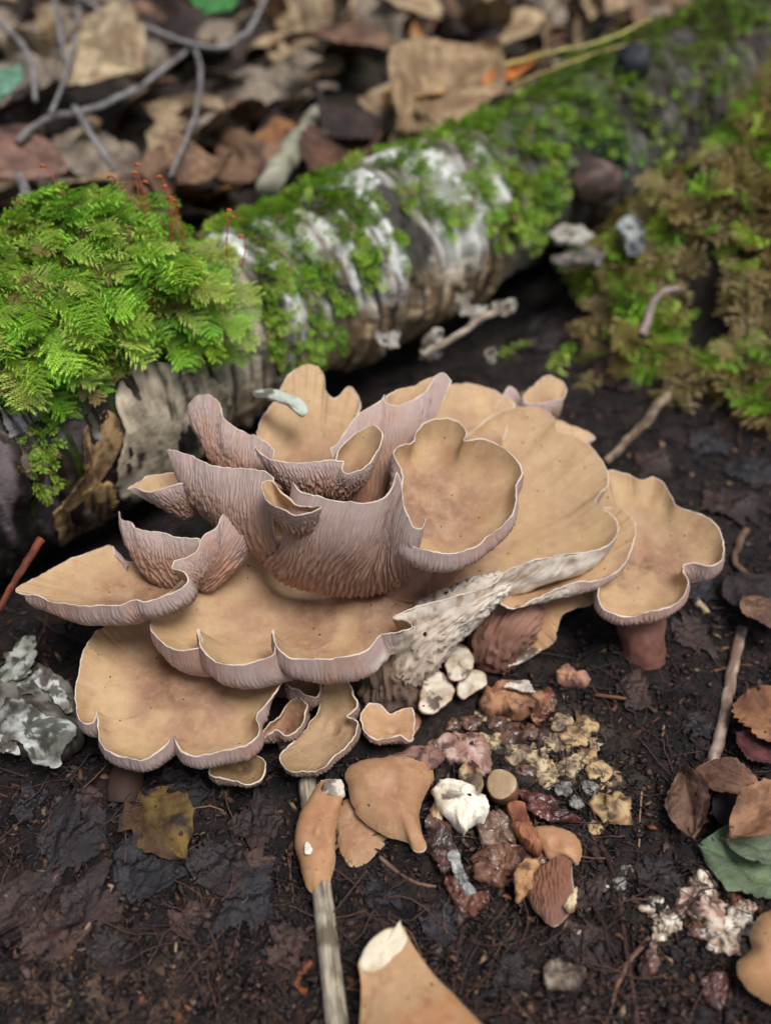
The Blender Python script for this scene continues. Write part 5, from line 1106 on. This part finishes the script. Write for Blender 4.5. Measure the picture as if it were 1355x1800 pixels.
for k, (u, v, r, lb) in enumerate([(865,1265,22,'brown'),(890,1290,26,'brown'),(860,1305,18,'cream'),(930,1290,20,'brown'),(905,1325,22,'cream'),(945,1335,24,'cream'),(975,1310,26,'cream'),(1010,1300,26,'yellow'),(1030,1280,20,'yellow'),(985,1270,18,'cream'),(1000,1345,24,'cream'),(1030,1330,18,'yellow'),
        (1058,1362,26,'yellow'),(1078,1420,30,'yellow'),(1047,1457,12,'yellow'),(960,1370,20,'cream'),(990,1385,16,'grey'),(920,1355,16,'brown'),(1035,1385,14,'grey'),(1010,1410,12,'grey'),(880,1270,14,'cream'),(950,1300,14,'grey'),(1045,1310,12,'cream'),(965,1345,12,'yellow'),(795,1275,14,'brown'),(825,1270,18,'brown'),(845,1255,14,'cream'),
        (1150,1600,22,'white'),(1175,1620,20,'white'),(1160,1640,16,'white'),(1210,1580,26,'pink'),(1235,1555,22,'white'),(1245,1600,28,'pink'),(1270,1640,30,'white'),(1300,1620,24,'white'),(1290,1660,20,'pink'),(1225,1635,18,'brown'),(1195,1600,14,'brown'),(1140,1545,10,'yellow'),(1175,1550,14,'grey'),(1255,1665,14,'white'),
        (1310,1595,16,'pink'),(1090,1555,12,'grey'),(1060,1555,10,'white'),(1015,1638,6,'white'),(1100,1530,10,'grey'),(1285,1575,14,'rust')]):
    pal = {'brown': (lin(120,84,64), lin(76,52,44)), 'cream': (lin(196,176,140), lin(130,112,90)), 'yellow': (lin(196,170,126), lin(146,112,78)), 'grey': (lin(150,148,142), lin(92,92,94)), 'white': (lin(226,216,200), lin(168,140,112)), 'pink': (lin(204,180,164), lin(150,112,92)), 'rust': (lin(150,74,46), lin(104,52,38))}[lb]
    p = G(u, v, 0.1); sc_ = r*proj(p)[2]/FPX
    where = 'in the rotten patch below the torn stem' if u < 1100 and v < 1480 else 'in the pale heap beside the green leaf'
    sw = 'large' if r >= 24 else 'mid-sized' if r >= 16 else 'small'
    lump('mushroom_crumb', p+np.array([0, 0, sc_*0.1]), sc_, 'flesh' if lb != 'brown' else 'rotten', '%s %s crumb of rotten mushroom %s' % (sw, lb if lb != 'rust' else 'rust-red', where), 'crumb', pal[0], pal[1], 10+k, (1.2, 1.05, 0.42), 0.75, None, '%s %s crumbs %s' % (sw, lb, where), seg=26, freq=1.3)

# round cut stem end standing among the scraps
t = thing('stem_piece', 'round brown stem end with a flat cream cut face among the scraps', 'mushroom piece')
c0 = G(881,1378,1.3); c1 = c0+np.array([0.25, 0.35, -1.4])
stem(t, [c0, (c0+c1)/2, c1], [0.50, 0.52, 0.5], lin(150,112,84), lin(96,66,52), seed=90, world_pts=True, sides=40, drop=0)
ax_ = unit(c0-c1); q1 = unit(np.cross(ax_, [1.0, 0, 0])); q2 = np.cross(ax_, q1)
sheet([c0+ax_*0.05+0.50*(math.cos(a)*q1+math.sin(a)*q2)*(1+0.06*math.sin(3*a)) for a in np.linspace(0, 6.283, 12, endpoint=False)], 0.1, 'flesh', 'cut_face', t, 91, lin(196,174,142), lin(160,134,104), 0.04, 0.05, world=True, ragged=0.03, nrm=ax_)
base_at(t)
# the thick cut stem
t = thing('cut_stem', 'thick tan mushroom stem cut across, its cream cut face pointing at the grey stick', 'mushroom piece')
cut = gw([(631,1697),(638,1673),(655,1650),(678,1633),(697,1630),(707,1630),(716,1650),(706,1668),(692,1680),(672,1702),(645,1708)], 1.45); cut[:, 2] += np.linspace(0, 1, 11)*0
Ac, _ = catmull(cut, True, 90); cA = Ac.mean(0); cB = G(770,1960,1.25); axs = unit(cB-cA)
offA = Ac-cA; offp = offA-(offA@axs)[:, None]*axs; e1 = unit(np.cross(axs, [0, 0, 1.0])); e2 = np.cross(e1, axs)
an = np.arctan2(offp@e2, offp@e1); an = np.unwrap(an); lin_an = an[0]+np.sign(an[-1]-an[0])*np.linspace(0, 2*np.pi, 90, endpoint=False)
offB = 2.3*(np.cos(lin_an)[:, None]*e1+0.62*np.sin(lin_an)[:, None]*e2)
tt = np.linspace(0, 1, 60)[:, None, None]; w_ = sstep(0, 0.9, tt)*0.75+0.25*tt
Vb = cA+(cB-cA)*tt+offA*(1-w_)+offB*w_; Vb = Vb+unit(Vb-(cA+(cB-cA)*tt))*(0.05*fbm(Vb*1.3, 4, 881))[..., None]
cb_ = mix(lin(180,142,106), lin(176,118,76), sstep(0.2, 0.8, tt[..., 0]+0.5*fbm(Vb*0.8, 3, 882))); cb_ = mix(cb_, lin(140,96,70), 0.5*sstep(0.05, 0.4, fbm(Vb*1.7, 3, 883)))
fb_ = grid_faces(60, 90, True)
if np.cross(Vb[1, 0]-Vb[0, 0], Vb[0, 1]-Vb[0, 0])@(Vb[0, 0]-cA) > 0: fb_ = fb_[:, ::-1]
mk('stem', Vb.reshape(-1, 3), fb_, None, M['cap'], t, colr=cb_.reshape(-1, 3))
spk = np.vstack([cut[:4], cut[4:5]+[0, 0, 0.05], P(702,1616,float(proj(cut[5])[2])-0.05)[None], cut[5:]])
sheet(spk, 0.12, 'flesh', 'cut_face', t, 96, lin(222,210,184), lin(190,170,138), 0.02, 0.10, ragged=0.03, world=True, crag=0.0)
sheet([gd(u, v, 1.35) for u, v in [(722,1688),(732,1692),(752,1725),(775,1755),(800,1775),(793,1782),(765,1760),(740,1730),(727,1708)]], 0.3, 'flesh', 'torn_edge', t, 97, lin(228,216,190), lin(176,120,80), 0.05, 0.06)
base_at(t)
cap_piece([(1400,1590),(1355,1600),(1329,1617),(1316,1644),(1321,1668),(1299,1691),(1298,1718),(1314,1741),(1360,1770),(1420,1780),(1460,1700),(1440,1620)], (1385,1690), 'tan cap lying on the soil next to the pale heap, its near edge wavy', 98, 0.9, 1.5, 0.3, (lin(196,138,88), 0.5))
chunk([(1238,1712),(1252,1705),(1278,1712),(1272,1755),(1262,1772),(1240,1758)], 'dark wet mahogany cube of rotten cap', lin(96,46,40), lin(62,32,30), 99, 0.7, 0.6, 0.1, mat='rotten')
chunk([(960,1715),(975,1690),(1010,1690),(1030,1700),(1020,1725),(995,1735),(970,1730)], 'thin curled shell of bark lined with pale mould', lin(150,140,122), lin(64,46,42), 100, 0.5, 0.4, 0.05, rough=0.3)
chunk([(1130,1670),(1150,1655),(1160,1680),(1148,1710),(1130,1712),(1124,1690)], 'slimy brown lump where the fuzzy root ends', lin(110,66,54), lin(150,134,128), 101, 0.5, 0.4, 0.2, mat='rotten', rough=0.3)

# ------------------------------------------------------------------ fine litter of the soil
def soil_points(n, rg, poly=None):
    pts = []
    while len(pts) < n:
        u = rg.uniform(-60, 1420, n); v = rg.uniform(600, 1860, n)
        m = (v > 1330) | (u > 900) & (v > 620) | (u < 140) & (v > 1050); m &= rg.random(n) < 0.75*(0.35+0.65*(v-600)/1200)
        pts += list(zip(u[m], v[m]))
    pts = np.array(pts[:n])
    dirv = np.stack([(pts[:, 0]-IW/2)/FPX, -(pts[:, 1]-IH/2)/FPX*UPV[1]+FWD[1], -(pts[:, 1]-IH/2)/FPX*UPV[2]+FWD[2]], 1)
    d = CAM_H/(-dirv[:, 2]); p = CAM+dirv*d[:, None]
    for _ in range(3):
        h = ground_h(p[:, 0], p[:, 1]); d = (CAM_H-h)/(-dirv[:, 2]); p = CAM+dirv*d[:, None]
    p[:, 2] = ground_h(p[:, 0], p[:, 1]); return p
def make_rootlets():
    rg = np.random.default_rng(71); n = 800; p = soil_points(n, rg); parts = []
    ang = rg.uniform(0, 6.283, n); K = 7
    st = rg.uniform(0.15, 0.62, n)*(0.6+0.6*rg.random(n)); path = np.zeros((n, K, 3)); path[:, 0] = p; bend = rg.normal(0, 0.14, n)
    for k in range(1, K):
        ang = ang+bend+rg.normal(0, 0.22, n); q = path[:, k-1].copy(); q[:, 0] += st*np.cos(ang); q[:, 1] += st*np.sin(ang); path[:, k] = q
    lift = rg.uniform(0.0, 0.12, (n, 1))+0.10*np.sin(np.linspace(0, 3.14, K))[None]*rg.random((n, 1))*2
    path[..., 2] = ground_h(path[..., 0], path[..., 1])+0.03+lift
    r = 0.010+0.035*rg.random(n)**2
    pal = np.array([lin(84,60,54), lin(66,48,46), lin(48,38,38), lin(112,80,62), lin(96,66,62), lin(136,112,92)]); pc = pal[rg.choice(6, n, p=[.24,.26,.28,.09,.08,.05])]
    t = unit(np.gradient(path, axis=1)); sd = unit(np.cross(t, [0, 0, 1.0])); up = np.cross(sd, t)
    a = np.array([0, 1.571, 3.1416, 4.712]); rr = r[:, None]*np.linspace(1, 0.45, K)[None]
    V = path[:, :, None]+rr[:, :, None, None]*(np.cos(a)[None, None, :, None]*sd[:, :, None]+np.sin(a)[None, None, :, None]*up[:, :, None])
    f = grid_faces(K, 4, True); F = (f[None]+(np.arange(n)*K*4)[:, None, None]).reshape(-1, 4)
    o = mk('rootlets', V.reshape(-1, 3), F, None, M['debris'], None, colr=np.repeat(pc*0.75, K*4, 0))
    tag(o, 'mat of fine red-brown rootlets over the dark soil', 'rootlets', None, 'stuff')
make_rootlets()
def make_chips():
    rg = np.random.default_rng(72); n = 20000; p = soil_points(n, rg)
    base = np.array([[-1, -0.5, 0], [-0.3, -0.62, 0.12], [0.75, -0.4, 0.0], [1, 0.15, 0.1], [0.3, 0.6, 0.0], [-0.7, 0.5, 0.14], [-0.1, 0.0, 0.28], [0, 0, -0.3]])
    tri = np.array([(0,1,6),(1,2,6),(2,3,6),(3,4,6),(4,5,6),(5,0,6),(1,0,7),(2,1,7),(3,2,7),(4,3,7),(5,4,7),(0,5,7)])
    jit = base[None]*rg.uniform(0.6, 1.3, (n, 8, 1))+rg.normal(0, 0.14, (n, 8, 3))
    sz = (0.04+0.24*rg.random(n)**4)*(1+0.4*sstep(30, 45, p[:, 1])); stretch = rg.uniform(0.35, 1.0, n)
    jit[..., 1] *= stretch[:, None]; jit[..., 2] *= rg.uniform(0.4, 1.3, n)[:, None]
    a = rg.uniform(0, 6.283, n); tl = rg.normal(0, 0.45, n); ca, sa, ct, s_t = np.cos(a), np.sin(a), np.cos(tl), np.sin(tl)
    x = jit[..., 0]*ct[:, None]-jit[..., 2]*s_t[:, None]; z = jit[..., 0]*s_t[:, None]+jit[..., 2]*ct[:, None]; y = jit[..., 1]
    V = np.stack([x*ca[:, None]-y*sa[:, None], x*sa[:, None]+y*ca[:, None], z], -1)*sz[:, None, None]+p[:, None]; V[..., 2] += (sz*0.25)[:, None]
    pal = np.array([lin(40,29,28), lin(58,42,38), lin(76,54,46), lin(104,74,58), lin(136,84,52), lin(160,134,106), lin(30,26,30), lin(110,90,86)])
    pc = pal[rg.choice(8, n, p=[.28,.26,.18,.08,.012,.025,.12,.043])]*rg.uniform(0.42, 0.85, (n, 1))
    T = (tri[None]+(np.arange(n)*8)[:, None, None]).reshape(-1, 3)
    o = mk('soil_debris', V.reshape(-1, 3), None, T, M['debris'], None, smooth=False, colr=np.repeat(pc, 8, 0))
    tag(o, 'crumbs and chips of bark and rotten leaf over the soil', 'debris', None, 'stuff')
make_chips()
